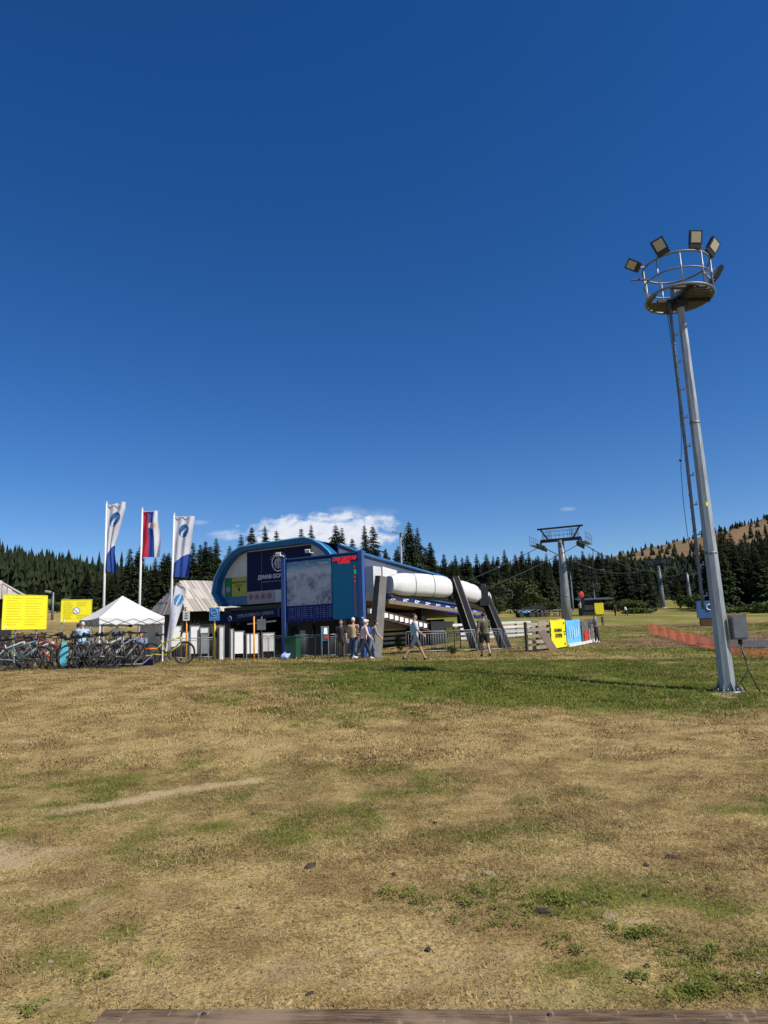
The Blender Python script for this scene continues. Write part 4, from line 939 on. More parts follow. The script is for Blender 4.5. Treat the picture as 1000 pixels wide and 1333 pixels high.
# ------------------------------------------------------------------ light mast
def mast():
    B = G(948,17.0); B.z -= .03; T = at(884.5,388,17.15); T.x = T.x; 
    ax = (T-B); Hh = ax.length; ax.normalize()
    q = Vector((0,0,1)).rotation_difference(ax); R = q.to_matrix().to_4x4()
    t = thing('light_mast', 'tall tapered grey steel light mast with round lamp platform standing in the grass', 'light mast', B, rot=q.to_euler())
    n = 12; r_b, r_t = .178, .088; b = MB(); secs = [(0,r_b),(Hh*.33,r_b-(r_b-r_t)*.33),(Hh*.66,r_b-(r_b-r_t)*.66),(Hh,r_t)]
    n = 8
    for (za, ra), (zb, rb) in zip(secs[:-1], secs[1:]):
        vv = [(r*1.05*math.cos(math.radians(-22)+math.pi/8+math.pi/4*j), r*1.05*math.sin(math.radians(-22)+math.pi/8+math.pi/4*j), z) for z, r in ((za,ra),(zb,rb)) for j in range(n)]; b.faces(vv, [(j,(j+1)%n,n+(j+1)%n,n+j) for j in range(n)])
    b.build('shaft', M_galv, t)
    b = MB(); b.tube([(0,0,-.02),(0,0,.05)],[.34,.34],16)
    for k in range(8):
        a = k*math.pi/4; b.faces([(math.cos(a)*.16,math.sin(a)*.16,.05),(math.cos(a)*.32,math.sin(a)*.32,.05),(math.cos(a)*.16,math.sin(a)*.16,.32)],[(0,1,2)]); b.tube([(math.cos(a+.35)*.29,math.sin(a+.35)*.29,.04),(math.cos(a+.35)*.29,math.sin(a+.35)*.29,.12)],.018,6)
    b.build('base_flange', M_galvd, t)
    b = MB(); b.tube([(0,0,-.3),(0,0,-.015)],[.56,.52],14); b.build('concrete_footing', M_concrete, t)
    for z in (Hh*.33, Hh*.66): b = MB(); b.tube([(0,0,z-.03),(0,0,z+.03)],[r_b-(r_b-r_t)*z/Hh+.006]*2,12); b.build('joint_band', M_galvd, t)
    # ladder rail on the left with stand-off brackets
    def off(z, e): r = r_b-(r_b-r_t)*z/Hh; return (-(r+e), .05, z)
    b = MB(); z0 = 1.95
    zz = [z0+(Hh-z0-.1)*i/12 for i in range(13)]
    b.tube([off(z,.15) for z in zz], .030, 6); b.tube([(off(z,.15)[0]+.02,.18,z) for z in zz], .018, 5); b.build('ladder_rail', M_galvd, t)
    br = MB(); br.beam((0,0,0),(.13,0,.02),.03); br.beam((0,0,0),(.05,.13,0),.025); br.beam((.06,0,.0),(.13,0,.09),.02); bm_ = br.mesh('bracket', M_galv)
    k = 0; z = z0+.3
    while z < Hh-.6: x = off(z,.15); child(bm_, 'bracket', t, x); z += .74; k += 1
    rg = MB(); rg.tube([(0,-.11,0),(0,.13,0)], .011, 5); rm = rg.mesh('rung', M_galvd); z = z0+.1
    while z < Hh-.3: x = off(z,.15); child(rm, 'rung', t, (x[0],.07,z)); z += .30
    b = MB(); b.tube([(off(zv,.27+.05*math.sin(i*.9)+.06*(i<4))[0],0,zv) for i, zv in enumerate([3.2,3.8,4.6,5.4,6.2,7.2,8.2,Hh-.2])], .008, 4); b.build('safety_wire', M_dark, t)
    b = MB(); b.ball((off(5.6,.34)[0],0,5.6), .035, 8, 6); b.build('wire_weight', M_black, t)
    # platform
    pz = Hh-.02; R0 = .80; N = 28
    b = MB(); rr_ = [(math.cos(2*math.pi*i/N)*R0, math.sin(2*math.pi*i/N)*R0) for i in range(N)]
    hx0, hx1, hy0, hy1 = -.68, -.12, -.52, .10   # hatch towards the ladder side
    me = MB()
    M_grat = mat('platform_planks', (.06,.06,.065), .7, .2, .3, 6, .1, 30)
    nb_ = 12
    for i in range(nb_):
        y0 = -R0+2*R0*i/nb_+.008; y1 = -R0+2*R0*(i+1)/nb_-.008; ym = max(abs(y0), abs(y1)); xl = math.sqrt(max(.01, R0*R0-ym*ym))
        segs = [(-xl, xl)]
        if (y0+y1)/2 > hy0 and (y0+y1)/2 < hy1: segs = [(-xl, max(-xl,hx0-.0)), (hx1, xl)]
        for s0, s1 in segs:
            if s1-s0 < .05: continue
            q_ = MB(); q_.box(((s0+s1)/2,(y0+y1)/2,pz),(s1-s0,y1-y0,.04)); q_.build('deck_plank', M_grat, t)
    def ring(z, r, th, nm): q_ = MB(); q_.ring((0,0,z), r, th, 40, 6); q_.build(nm, M_galvd, t)
    ring(pz, R0+.02, .035, 'platform_rim'); ring(pz+.45, R0+.02, .020, 'mid_rail'); ring(pz+.88, R0+.02, .028, 'top_rail')
    b = MB(); b.box((.1,0,pz-.06),(1.35,.08,.08)); b.box((0,0,pz-.06),(.08,1.45,.08)); b.box((0,0,pz-.16),(.30,.30,.2)); b.build('support_frame', M_dark, t)
    ps = MB(); ps.tube([(0,0,0),(0,0,.88)], .02, 6); pm = ps.mesh('post', M_galv)
    for i in range(9):
        a = .25+2*math.pi*i/9; child(pm, 'post', t, ((R0+.02)*math.cos(a), (R0+.02)*math.sin(a), pz))
    b = MB(); b.box((.05,.1,pz+.2),(.35,.25,.3)); b.build('junction_box', M_galvd, t)
    # floodlights, each on an arm; they look outwards and down towards the slope
    def lamp(az, el, zr, r, face, sc=1.0, roll=0):
        p_ = Vector((r*math.cos(az), r*math.sin(az), pz+zr)); a0 = Vector(((R0)*math.cos(az), (R0)*math.sin(az), pz+.88))
        q_ = MB(); m_ = Matrix.Rotation(face,3,'Z') @ Matrix.Rotation(el,3,'X') @ Matrix.Rotation(roll,3,'Y')
        def V_(x,y,z): return p_ + m_ @ (Vector((x,y,z))*sc)
        def bx(bb, x0,x1,y0,y1,z0_,z1): bb.faces([V_(x,y,z) for z in (z0_,z1) for x,y in ((x0,y0),(x1,y0),(x1,y1),(x0,y1))], [(3,2,1,0),(4,5,6,7),(0,1,5,4),(1,2,6,5),(2,3,7,6),(3,0,4,7)])
        bx(q_, -.19,.19,0,.07,-.05,.36); 
        for k_ in range(6): bx(q_, -.17+k_*.062,-.15+k_*.062,.07,.12,-.03,.34)
        bx(q_, -.17,.17,-.02,.09,-.17,-.05)
        h = q_.build('floodlight', M_black, t)
        l_ = MB(); bx(l_, -.14,.14,-.012,-.001,.0,.31); l_.build('lens', M_lamp, h)
        a_ = MB(); a_.beam(a0, V_(0,.05,-.1), .04); a_.beam(V_(-.2,.03,-.1), V_(.2,.03,-.1), .03); a_.build('arm', M_galvd, t)
    # local +Y is away from the viewer; lenses that show face the viewer
    lamp(math.radians(185), .45, .90, 1.08, -.6, .7, -.9); lamp(math.radians(-132), .30, 1.02, .88, -.25, .85, -.42)
    lamp(math.radians(-78), .25, 1.06, .88, .0, .85, .05); lamp(math.radians(-38), .30, 1.02, .92, .5, .85, .45)
    lamp(math.radians(15), -.5, .72, 1.12, -1.5, .9, .3)
    b = MB(); b.beam(((R0)*math.cos(3.3),(R0)*math.sin(3.3),pz+.5),(-1.25,-.15,pz+.50),.04); b.beam((R0*math.cos(.1),R0*math.sin(.1),pz+.7),(1.08,.1,pz+.88),.04); b.build('stay_arm', M_dark, t)
    # electric cabinet and cable at the foot
    b = MB(); cz = 1.50; b.box((.36,-.12,cz),(.34,.30,.58), Euler((0,0,-.2)).to_matrix()); cb = b.build('switch_cabinet', M_galvd, t)
    b = MB(); b.box((.33,-.28,cz),(.28,.012,.5), Euler((0,0,-.2)).to_matrix()); b.build('cabinet_door', M_galvd, cb)
    b = MB(); b.tube([(.38,-.1,cz-.28),(.38,-.1,cz-.40)],.05,10); b.build('cable_gland', M_black, cb)
    b = MB(); b.tube([(.38,-.1,cz-.38),(.40,-.12,.9),(.47,-.14,.5),(.56,-.2,.2),(.64,-.22,.0)],.016,6); b.tube([(.39,-.1,cz-.42),(.43,-.14,.75),(.42,-.22,.5),(.30,-.26,.38),(.22,-.2,.25),(.30,-.25,.05)],.014,6); b.build('cable', M_black, t)
    b = MB(); b.box((-.03,-.165,4.45),(.05,.01,.09)); b.build('sticker', M_yellow, t)
mast()
# ------------------------------------------------------------------ flagpoles and flags
def flagpole(px, Y, pytop, label, fl, fh, kind, flabel, wfun, pxt):
    p = G(px, Y); p.z -= .05; T = at(pxt, pytop, Y); hgt = (T-p).length; q = Vector((0,0,1)).rotation_difference((T-p).normalized())
    t = thing('flagpole', label, 'flagpole', p, rot=q.to_euler(), group='white flagpoles by the tent')
    b = MB(); b.tube([(0,0,0),(0,0,hgt*.5),(0,0,hgt)], [.075,.062,.04], 12); b.build('pole', M_white, t)
    b = MB(); b.ball((0,0,hgt+.05), (.05,.05,.05), 8, 6); b.build('finial', M_white, t)
    b = MB(); b.tube([(0,0,0),(0,0,.06)], .16, 10); b.build('base_plate', M_galvd, t)
    b = MB(); b.beam((0,0,hgt-.12),(fl,0,hgt-.12+.0),.03); b.build('flag_arm', M_white, t)
    # cloth
    nu, nv = 44, 120; vs = []; fs = []; mi = []; z1 = hgt-.10
    for j in range(nv+1):
        v = j/nv
        for i in range(nu+1):
            u = i/nu; w, dz, sw = wfun(v); x = .05+u*w*fl + sw*u*fl; y = .10*math.sin(u*5+v*5)*u*(.4+v)+.04*math.sin(u*14+v*3)+.03*math.sin(v*11+u*3)
            vs.append((x, y, z1 - v*fh + dz*u + .012*math.sin(u*17)))
    def colour(u, v):
        if kind == 'S':
            # 0 white, 1 blue, 2 logo blue
            du = (u-.52)*fl; dv = (v-.245)*fh; r = .165*fh/2.75*1.65; rr = math.hypot(du*1.05, dv*.9)
            if rr < r:
                s = .30*r*math.sin(-dv/r*2.6); wv = .14*r+.10*r*(1-abs(dv/r))
                ang = du - s + dv*.10
                return 0 if abs(ang) < wv and -.55*r < dv < .95*r else 2
            edge = .78-.14*math.sin(u*1.57)*1.1
            return 1 if v > edge else 0
        if .245 < v < .40 and .30 < u < .86:
            cu = (u-.58)/.24; cv = (v-.32)/.07
            if cu*cu+cv*cv < 1:
                a = math.sin(cu*9)*math.cos(cv*7)
                return 3 if a > .35 else (0 if a > -.35 else 4)
        return 0 if u > .66 else (1 if u > .34 else 4)
    b = MB(); b.v = vs
    for j in range(nv):
        for i in range(nu):
            b.f.append((j*(nu+1)+i, j*(nu+1)+i+1, (j+1)*(nu+1)+i+1, (j+1)*(nu+1)+i)); b.mi.append(colour((i+.5)/nu,(j+.5)/nv)); b.sm.append(True)
    o = b.build('flag', [M_fwhite, M_fblue, M_flogo, M_fgold, M_fred]); o.location = t.location; o.rotation_euler = t.rotation_euler; tag(o, flabel, 'flag')
flagpole(133, 36.5, 655, 'left white flagpole of three behind the tent', .95, 3.46, 'S', 'white flag with blue ball emblem, its blue foot blowing right, on the left pole', lambda v: (1.0-.55*min(1,max(0,(v-.1)/.5))+(.75*max(0,v-.72)), .14-.30*v*v, .0), 139)
flagpole(179.5, 36.5, 663, 'middle white flagpole of three behind the tent', .87, 2.43, 'R', 'red blue and white striped flag with small coat of arms on the middle pole', lambda v: (1.0-.12*math.cos(v*3.1)-.18*max(0,v-.6), 0, .04*v), 185.5)
flagpole(220.5, 36.5, 670, 'right white flagpole of three, behind the feather banner', 1.04, 3.15, 'S', 'white flag with blue ball emblem and blue foot hanging on the right pole', lambda v: (1.0-.16*min(1,v/.5)-.05*v, .0, 0), 227)
# ------------------------------------------------------------------ feather banner
def feather():
    p = G(213, 31); t = thing('feather_banner', 'tall white feather banner with blue emblem leaning beside the tent', 'banner', p, math.radians(8))
    b = MB(); ctr = lambda v: (.02+.36*v+.08*v*v, 0, .1+3.25*v)
    b.tube([ctr(v/10) for v in range(11)]+[(.62,0,3.42)], .02, 6); b.build('pole', M_galvd, t)
    b = MB(); nu, nv = 14, 60; vs = []
    for j in range(nv+1):
        v = j/nv; c0 = Vector(ctr(.12+.88*v)); wd = (.15+.40*v)*(1 if v < .85 else max(.06, math.sqrt(max(0, 1-((v-.85)/.15)**2))))
        for i in range(nu+1): u = i/nu; vs.append((c0.x-.10*0+u*wd, .04*math.sin(u*4+v*6), c0.z))
    b.v = vs
    for j in range(nv):
        for i in range(nu):
            u = (i+.5)/nu; v = (j+.5)/nv; r = math.hypot((u-.5)*.5, (v-.76)*2.2)
            k = 0
            if r < .20: k = 0 if abs((u-.5)*.5-.06*math.sin((v-.76)*14)) < .035 else 1
            if .08 < v < .56 and .35 < u < .6 and math.sin(v*60) > -.2: k = 2
            b.f.append((j*(nu+1)+i, j*(nu+1)+i+1, (j+1)*(nu+1)+i+1, (j+1)*(nu+1)+i)); b.mi.append(k); b.sm.append(True)
    b.build('sail', [M_fwhite, mat('banner_blue',(.03,.18,.45),.7), mat('faint_blue_print',(.38,.50,.72),.7)], t)
    b = MB(); b.box((0,0,.03),(.5,.5,.06)); b.build('foot', M_dark, t)
feather()
# ------------------------------------------------------------------ tent
def tent():
    Y = 31; A = G(157, Y); z0 = A.z; t = thing('gazebo_tent', 'white pop up gazebo tent with a grey side wall behind the bicycles', 'tent', A, math.radians(39))
    hw = 1.36; ez = 1.95; pk = 2.92
    for x in (-1,1):
        for y in (-1,1):
            b = MB(); b.box((x*(hw-.04), y*(hw-.04), ez/2), (.055,.055,ez)); b.build('leg', M_white, t); 
    N = 12; b = MB(); cs = [(-hw,-hw),(hw,-hw),(hw,hw),(-hw,hw)]
    for k in range(4):
        (x0,y0),(x1,y1) = cs[k], cs[(k+1)%4]; g_ = []
        for j in range(N+1):
            v = j/N; row = []
            for i in range(N+1):
                u = i/N; ex_ = x0+(x1-x0)*u; ey_ = y0+(y1-y0)*u
                zc = ez + (pk-ez)*(v**1.12) - .05*math.sin(math.pi*v)*math.sin(math.pi*u) - .05*math.sin(math.pi*u)*(1-v)
                row.append((ex_*(1-v), ey_*(1-v), zc+.02*math.sin(u*9+k)*(1-v)*v))
            g_.append(row)
        vs = [p_ for r_ in g_ for p_ in r_]; b.faces(vs, [(j*(N+1)+i, j*(N+1)+i+1, (j+1)*(N+1)+i+1, (j+1)*(N+1)+i) for j in range(N) for i in range(N)], True)
    b.build('canopy', M_canvas, t)
    for k in range(4):
        (x0,y0),(x1,y1) = cs[k], cs[(k+1)%4]; b = MB(); vs = []
        for j in range(3):
            for i in range(N+1):
                u = i/N; s_ = 1.004; vs.append(((x0+(x1-x0)*u)*s_, (y0+(y1-y0)*u)*s_, ez-.05*math.sin(math.pi*u)-j*.13-.01*math.sin(u*30)*j))
        b.faces(vs, [(j*(N+1)+i, j*(N+1)+i+1, (j+1)*(N+1)+i+1, (j+1)*(N+1)+i) for j in range(2) for i in range(N)], True); b.build('valance', M_canvas if k in (0,1) else M_canvasg, t)  # white valance greyed on two sides, shade put into the colour
    for (x0,y0),(x1,y1) in (((hw,hw),(hw,-hw)),):
        b = MB(); vs = []
        for j in range(9):
            for i in range(17): u = i/16; w = .04*math.sin(u*19+j*.3); d = Vector((y1-y0, x0-x1,0)).normalized()*w; vs.append((x0+(x1-x0)*u+d.x, y0+(y1-y0)*u+d.y, .05+j*(ez-.25)/8))
        b.faces(vs, [(j*17+i, j*17+i+1, (j+1)*17+i+1, (j+1)*17+i) for j in range(8) for i in range(16)], True); b.build('side_wall', M_canvasg, t)
    b = MB()
    for k in range(4):
        (x0,y0),(x1,y1) = cs[k], cs[(k+1)%4]
        for i in range(4):
            u0_, u1_ = i/4, (i+1)/4; za, zb = (1.62,1.88) if i%2 else (1.88,1.62); b.beam((x0+(x1-x0)*u0_, y0+(y1-y0)*u0_, za),(x0+(x1-x0)*u1_, y0+(y1-y0)*u1_, zb),.025); b.beam((x0+(x1-x0)*u0_, y0+(y1-y0)*u0_, zb),(x0+(x1-x0)*u1_, y0+(y1-y0)*u1_, za),.025)
    b.build('scissor_frame', M_galvd, t)
    q_ = MB(); q_.ball((.35,-.1,1.72),(.14,.14,.17),10,8); o = q_.wbuild('hanging_lamp', M_black, None) if False else q_.build('hanging_lamp', M_black, t)
    return A
tent()
# ------------------------------------------------------------------ yellow boards
def yboard(px0,px1,py0,py1,Y0,Y1,label,legs,logo):
    A = at(px0,py1,Y0); B = at(px1,py1,Y1); top = at(px0,py0,Y0).z; gz = H((A.x+B.x)/2,(A.y+B.y)/2); 
    t = thing('notice_board', label, 'notice board', (A.x,A.y,gz), math.atan2(B.y-A.y,B.x-A.x)); L = math.hypot(B.x-A.x,B.y-A.y); z0 = A.z-gz; z1 = top-gz
    b = MB(); b.box((L/2,.015,(z0+z1)/2),(L,.03,z1-z0)); pn = b.build('panel', M_yellow, t)
    b = MB(); 
    for a, c in (((0,-.003,z0),(L,-.003,z0)),((0,-.003,z1),(L,-.003,z1)),((0,-.003,z0),(0,-.003,z1)),((L,-.003,z0),(L,-.003,z1))): b.beam(a, c, .022)
    b.build('frame', mat('board_frame_yellow',(.70,.62,.03),.5), t)
    b = MB(); rs = random.Random(int(px0)); 
    mid = L*.47
    for j in range(11):
        z = z1-.13-j*(z1-z0-.22)/11
        for x0_, x1_ in ((L*.08, mid-.03),(mid+.05, L*.93)):
            w = (x1_-x0_)*rs.uniform(.6,1)
            if logo and abs(z-(z0+z1)/2) < .2 and x0_ > mid-.1: w *= .0; continue
            b.box((x0_+w/2,-.0035,z),(w,.004,.035))
    b.build('faint_text_lines', M_yband, pn, kind='stuff')
    b = MB(); b.box((L*.09,-.004,z0+.07),(.14,.004,.07)); b.build('corner_logo', M_wprint, pn); b = MB(); b.box((L*.09,-.007,z0+.06),(.06,.003,.03)); b.build('corner_mark', M_navy, pn)
    if logo:
        cx_, cz_ = L*.50, (z0+z1)/2; b = MB(); b.disc((cx_,-.006,cz_),.17,24,'Y'); b.build('round_badge', mat('badge_blue',(.18,.22,.45),.5), pn); b = MB(); b.disc((cx_,-.009,cz_),.13,24,'Y'); b.build('badge_field', M_wprint, pn)
        b = MB(); b.beam((cx_-.09,-.014,cz_-.09),(cx_+.09,-.014,cz_+.09),.035,.006); b.beam((cx_-.09,-.014,cz_+.09),(cx_+.09,-.014,cz_-.09),.035,.006); b.build('badge_cross', M_yellow, pn)
    for x in legs: b = MB(); b.box((x,.09,z0/2-.05),(.06,.06,z0+.4)); b.build('leg', M_galv, t)
    b = MB(); b.beam((legs[-1],.1,z0*.95),(legs[-1]+.5,.8,0),.04); b.build('brace', M_galv, t)
yboard(2,60,774,819.5,29.5,31,'larger yellow notice board with lines of faded text at the left edge',(.62,1.5),False)
yboard(79,119,781,810,34.5,35,'smaller yellow notice board with round badge left of the tent',(.05,1.35),True)
# ------------------------------------------------------------------ lift towers, ropes, chairs
def lift_tower(px, Y, pytop, hw, dia, label, lean=-.0, full=True, yaw=-.45):
    p = G(px, Y); T = at(px, pytop, Y); z = T.z-p.z
    t = thing('lift_tower', label, 'lift tower', (p.x,p.y,p.z-.1), yaw, 'towers of the chairlift'); zt = z
    n = 14; b = MB(); arm = zt-1.25 if full else zt-.5
    b.tube([(0,0,-.3),(0,0,arm*.33),(0,0,arm*.66),(0,0,arm)], [dia/2,dia*.44,dia*.37,dia*.29], n); b.build('shaft', M_towr, t)
    b = MB(); 
    for k in (.33,.66): b.tube([(0,0,arm*k-.05),(0,0,arm*k+.05)], dia*(.5-.26*k)+.05, n)
    b.tube([(0,0,-.3),(0,0,.15)], dia*.75, n); b.build('flange', M_galvd, t)
    b = MB(); b.box((0,0,arm+.05),(2*hw,.32,.30)); b.box((0,0,arm-.2),(.5,.5,.4)); b.build('crossarm', M_dark, t)
    if full:
        b = MB(); b.box((0,.0,zt),(2*hw+.5,.16,.16)); 
        for s in (-1,1): b.beam((s*hw*.62,0,arm+.15),(s*hw*.98,0,zt),.18,.14)
        b.build('maintenance_frame', M_dark, t)
        b = MB()
        for s in (-1,1):
            for x in (s*hw*.5, s*hw*.62, s*hw*.85): b.beam((x,-.25,arm+.15),(x,-.25,zt-.05),.04); b.beam((x,.4,arm+.15),(x,.4,zt-.25),.03)
        for zz in (arm+.55, arm+.95): b.beam((-hw*.85,-.4,zz),(hw*.85,-.4,zz),.03); b.beam((-hw*.85,.45,zz),(hw*.85,.45,zz),.03)
        for k in range(9): x = -hw*.8+k*hw*.2; b.beam((x,-.4,arm+.15),(x,-.4,arm+.95),.025)
        b.build('catwalk_rail', M_galvd, t)
        b = MB()
        for k in range(int(arm/.3)): b.beam((-.2,-dia*.5-.12,.9+k*.3),(.2,-dia*.5-.12,.9+k*.3),.02)
        b.beam((-.2,-dia*.5-.12,.8),(-.2,-dia*.3-.12,arm),.035); b.beam((.2,-dia*.5-.12,.8),(.2,-dia*.3-.12,arm),.035); b.build('ladder', M_galvd, t)
    for s in (-1,1):
        b = MB(); x = s*hw; b.beam((x,-1.7,arm-.38),(x,1.7,arm-.30),.10,.16); b.beam((x,0,arm),(x,0,arm-.35),.14)
        for y in (-1.1,1.1): b.beam((x,y-.5,arm-.52),(x,y+.5,arm-.50),.08,.12)
        sh = b.build('sheave_assembly', M_dark, t)
        if full:
            w = MB(); w.tube([(-.05,0,0),(.05,0,0)], .21, 14); w.ring((0,0,0),.20,.035,14,5,'X'); wm = w.mesh('sheave_wheel', M_anth)
            for y in (-1.6,-1.15,-.6,-.15,.15,.6,1.15,1.6): child(wm, 'sheave_wheel', sh, (x-.12*s,y,arm-.62))
            b = MB(); b.box((x+.45*s,0,arm-.45),(.5,3.4,.03)); 
            for y in (-1.6,-.8,0,.8,1.6): b.beam((x+.68*s,y,arm-.45),(x+.68*s,y,arm+.45),.03)
            b.beam((x+.68*s,-1.6,arm+.45),(x+.68*s,1.6,arm+.45),.03); b.beam((x+.68*s,-1.6,arm),(x+.68*s,1.6,arm),.025); b.build('sheave_catwalk', M_galvd, sh)
    M = Matrix.Translation(t.location) @ Matrix.Rotation(yaw,4,'Z')
    return [M @ Vector((s*hw,0,arm-.40)) for s in (-1,1)]
R1 = lift_tower(738.5, 68, 685, 1.95, 1.0, 'nearest and tallest lift tower, a thick grey tube with maintenance frame on top')
R2 = lift_tower(863, 130, 727, 2.1, 1.0, 'second lift tower, on the slope left of the light mast')
R3 = lift_tower(898.5, 175, 742, 2.2, .95, 'third lift tower, close to the left of the light mast', full=False)
for px, Y, pt, lb in ((746.5,118,735,'thin pole just right of the nearest lift tower'),(775,135,748,'thin grey pole above the small kiosk'),(815,140,751,'thin grey pole left of the second lift tower'),(853,150,757,'thin pole close left of the second lift tower')):
    lift_tower(px, Y, pt, 1.6, .34, lb.replace('pole','lift pole'), full=False)
O_ = Vector((-9.197,39.0,0)); a_ = math.radians(-31.13); ex_ = Vector((math.cos(a_),math.sin(a_),0)); ey_ = Vector((-math.sin(a_),math.cos(a_),0))
S0 = [O_+ex_*2.2+ey_*16.5+Vector((0,0,3.9)), O_+ex_*6.0+ey_*16.5+Vector((0,0,3.9))]
R4 = [R3[0]+Vector((30,60,12)), R3[1]+Vector((30,60,12))]
ROPES = []
def rope(a, b, r, sag, label):
    m = (a+b)/2; t = MB(); pts = []
    for i in range(17): s = i/16; p = a.lerp(b, s); p.z -= sag*4*s*(1-s); pts.append(p)
    o = MB(); c = pts[0]; o.tube([p-c for p in pts], r, 5); q = o.build('haul_rope', M_dark); q.location = c; tag(q, label, 'rope', 'haul ropes of the chairlift'); ROPES.append(pts)
for i, s in enumerate(('left','right')):
    rope(S0[i], R1[i], .035, .25, '%s haul rope rising from the station tail to the nearest tower' % s)
    rope(R1[i], R2[i], .045, 1.6, '%s haul rope between the nearest and the second tower' % s)
    rope(R2[i], R3[i], .045, .8, '%s haul rope between the second and third towers' % s)
    rope(R3[i], R4[i], .05, 1.2, '%s haul rope climbing beyond the third tower' % s)
def chair_proto():
    t = thing('lift_chair', 'x', 'chairlift chair', (0,0,0), 0, 'chairs hanging on the haul ropes')
    b = MB(); b.tube([(0,0,0),(0,.12,-.3),(0,.34,-1.2),(0,.34,-2.1)], .035, 6); b.build('hanger', M_dark, t)
    b = MB(); b.box((0,-.05,-2.75),(1.6,.40,.03)); b.build('seat', M_dark, t)
    b = MB(); b.box((0,.22,-2.42),(1.6,.05,.14)); b.build('backrest', M_dark, t)
    b = MB()
    for x in (-1.0,1.0): b.tube([(x,.34,-2.1),(x,.30,-2.75),(x,-.30,-2.75)], .035, 6)
    b.tube([(-1.0,.34,-2.1),(1.0,.34,-2.1)], .04, 6); b.tube([(-1,-.32,-2.45),(1,-.32,-2.45)],.02,5); b.build('frame', M_dark, t); b = MB(); b.box((0,0,.02),(.16,.45,.14)); b.build('grip', M_galvd, t)
    return t
CH = chair_proto(); first = [True]
def chair(ri, s, yaw, label):
    pts = ROPES[ri]; k = s*(len(pts)-1); i = min(int(k), len(pts)-2); p = pts[i].lerp(pts[i+1], k-i)
    if first[0]: first[0] = False; CH.location = p; CH.rotation_euler = (0,0,yaw); CH['label'] = label
    else: dup(CH, p, yaw, label)
chair(0,.62,-.5,'empty lift chair hanging left of the nearest tower head')
chair(5,.07,2.6,'empty chair just right of the nearest tower head, against the sky')
chair(5,.45,2.6,'empty chair on the right rope midway between the nearest and second towers'); chair(5,.86,2.6,'empty chair on the right rope close to the second tower')
chair(1,.30,-.5,'empty chair on the left rope in the first third beyond the nearest tower'); chair(1,.78,-.5,'empty chair on the left rope just before the second tower')
chair(2,.4,-.5,'empty chair on the left rope between second and third towers'); chair(6,.6,2.6,'empty chair on the right rope between second and third towers'); chair(3,.3,-.5,'empty chair beyond the third tower'); chair(7,.2,2.6,'distant empty chair on the right rope beyond the third tower')
# lamp pole behind the station
def lamp_pole(px, Y, pytop, label, heads=2):
    p = G(px, Y); z = at(px, pytop, Y).z-p.z; t = thing('lamp_pole', label, 'lamp pole', p, .2)
    b = MB(); b.tube([(0,0,-.2),(0,0,z)], [.14,.08], 8); b.build('pole', M_galvd, t)
    for k in range(heads): b = MB(); b.box((-.45+k*.75,-.1,z+.05),(.55,.35,.14), Euler((.3,.25-.5*k,0)).to_matrix()); b.build('lamp_head', M_galv, t)
lamp_pole(526, 64, 694, 'slim pole with two lamp heads behind the station roof'); lamp_pole(68, 70, 771, 'thin grey pole behind the gap between the two yellow boards', 1)
# ------------------------------------------------------------------ fences
def board_fence(pts, label, hgt, rails, gapx, mb, mp, sag=0, rails_off=.0):
    (x0,y0),(x1,y1) = pts; z0 = H(x0,y0); t = thing('board_fence', label, 'fence', (x0,y0,z0), math.atan2(y1-y0,x1-x0)); L = math.hypot(x1-x0,y1-y0); n = max(1, round(L/gapx)); g = L/n
    me = MB(); me.box((0,0,0),(1,1,1)); bm_ = me.mesh('board', mb); pm = me.mesh('post', mp)
    zs = [H(x0+(x1-x0)*i/n, y0+(y1-y0)*i/n)-z0 for i in range(n+1)]
    for i in range(n+1): child(pm, 'post', t, (i*g, .06, zs[i]+hgt/2-.05), (rng.uniform(-.03,.03),rng.uniform(-.03,.03),0), (.12,.10,hgt+.15))
    for i in range(n):
        for k in range(rails):
            z = (.20+k*(hgt-.28)/(rails-1)); sl = math.atan2(zs[i+1]-zs[i], g)
            child(bm_, 'board', t, ((i+.5)*g, rng.uniform(-.012,.0), (zs[i]+zs[i+1])/2+z+rng.uniform(-.015,.015)), (0,-sl+rng.uniform(-.008,.008),0), (g*.99,.03,.155))
    return t
def xy(px, Y): p = G(px, Y); return (p.x, p.y)
board_fence([xy(494,43.5), xy(693,49)], 'white painted board fence running behind the pylons and under the station', 1.12, 4, 1.25, M_fence, M_post)
a = xy(688,33); bq = xy(717,34.5)
board_fence([a, bq], 'short weathered grey board fence with a dark corner post left of the yellow banner', 1.35, 5, .95, M_woodgrey, M_post)
c1 = xy(778, 43)
bf = board_fence([bq, c1], 'long weathered board fence carrying the yellow and blue banners', 1.30, 5, 1.1, M_woodgrey, M_post)
me = MB(); me.box((0,0,0),(.03,.02,.9)); 
def on_fence(s): return Vector((bq[0]+(c1[0]-bq[0])*s, bq[1]+(c1[1]-bq[1])*s, 0))
fang = math.atan2(c1[1]-bq[1], c1[0]-bq[0])
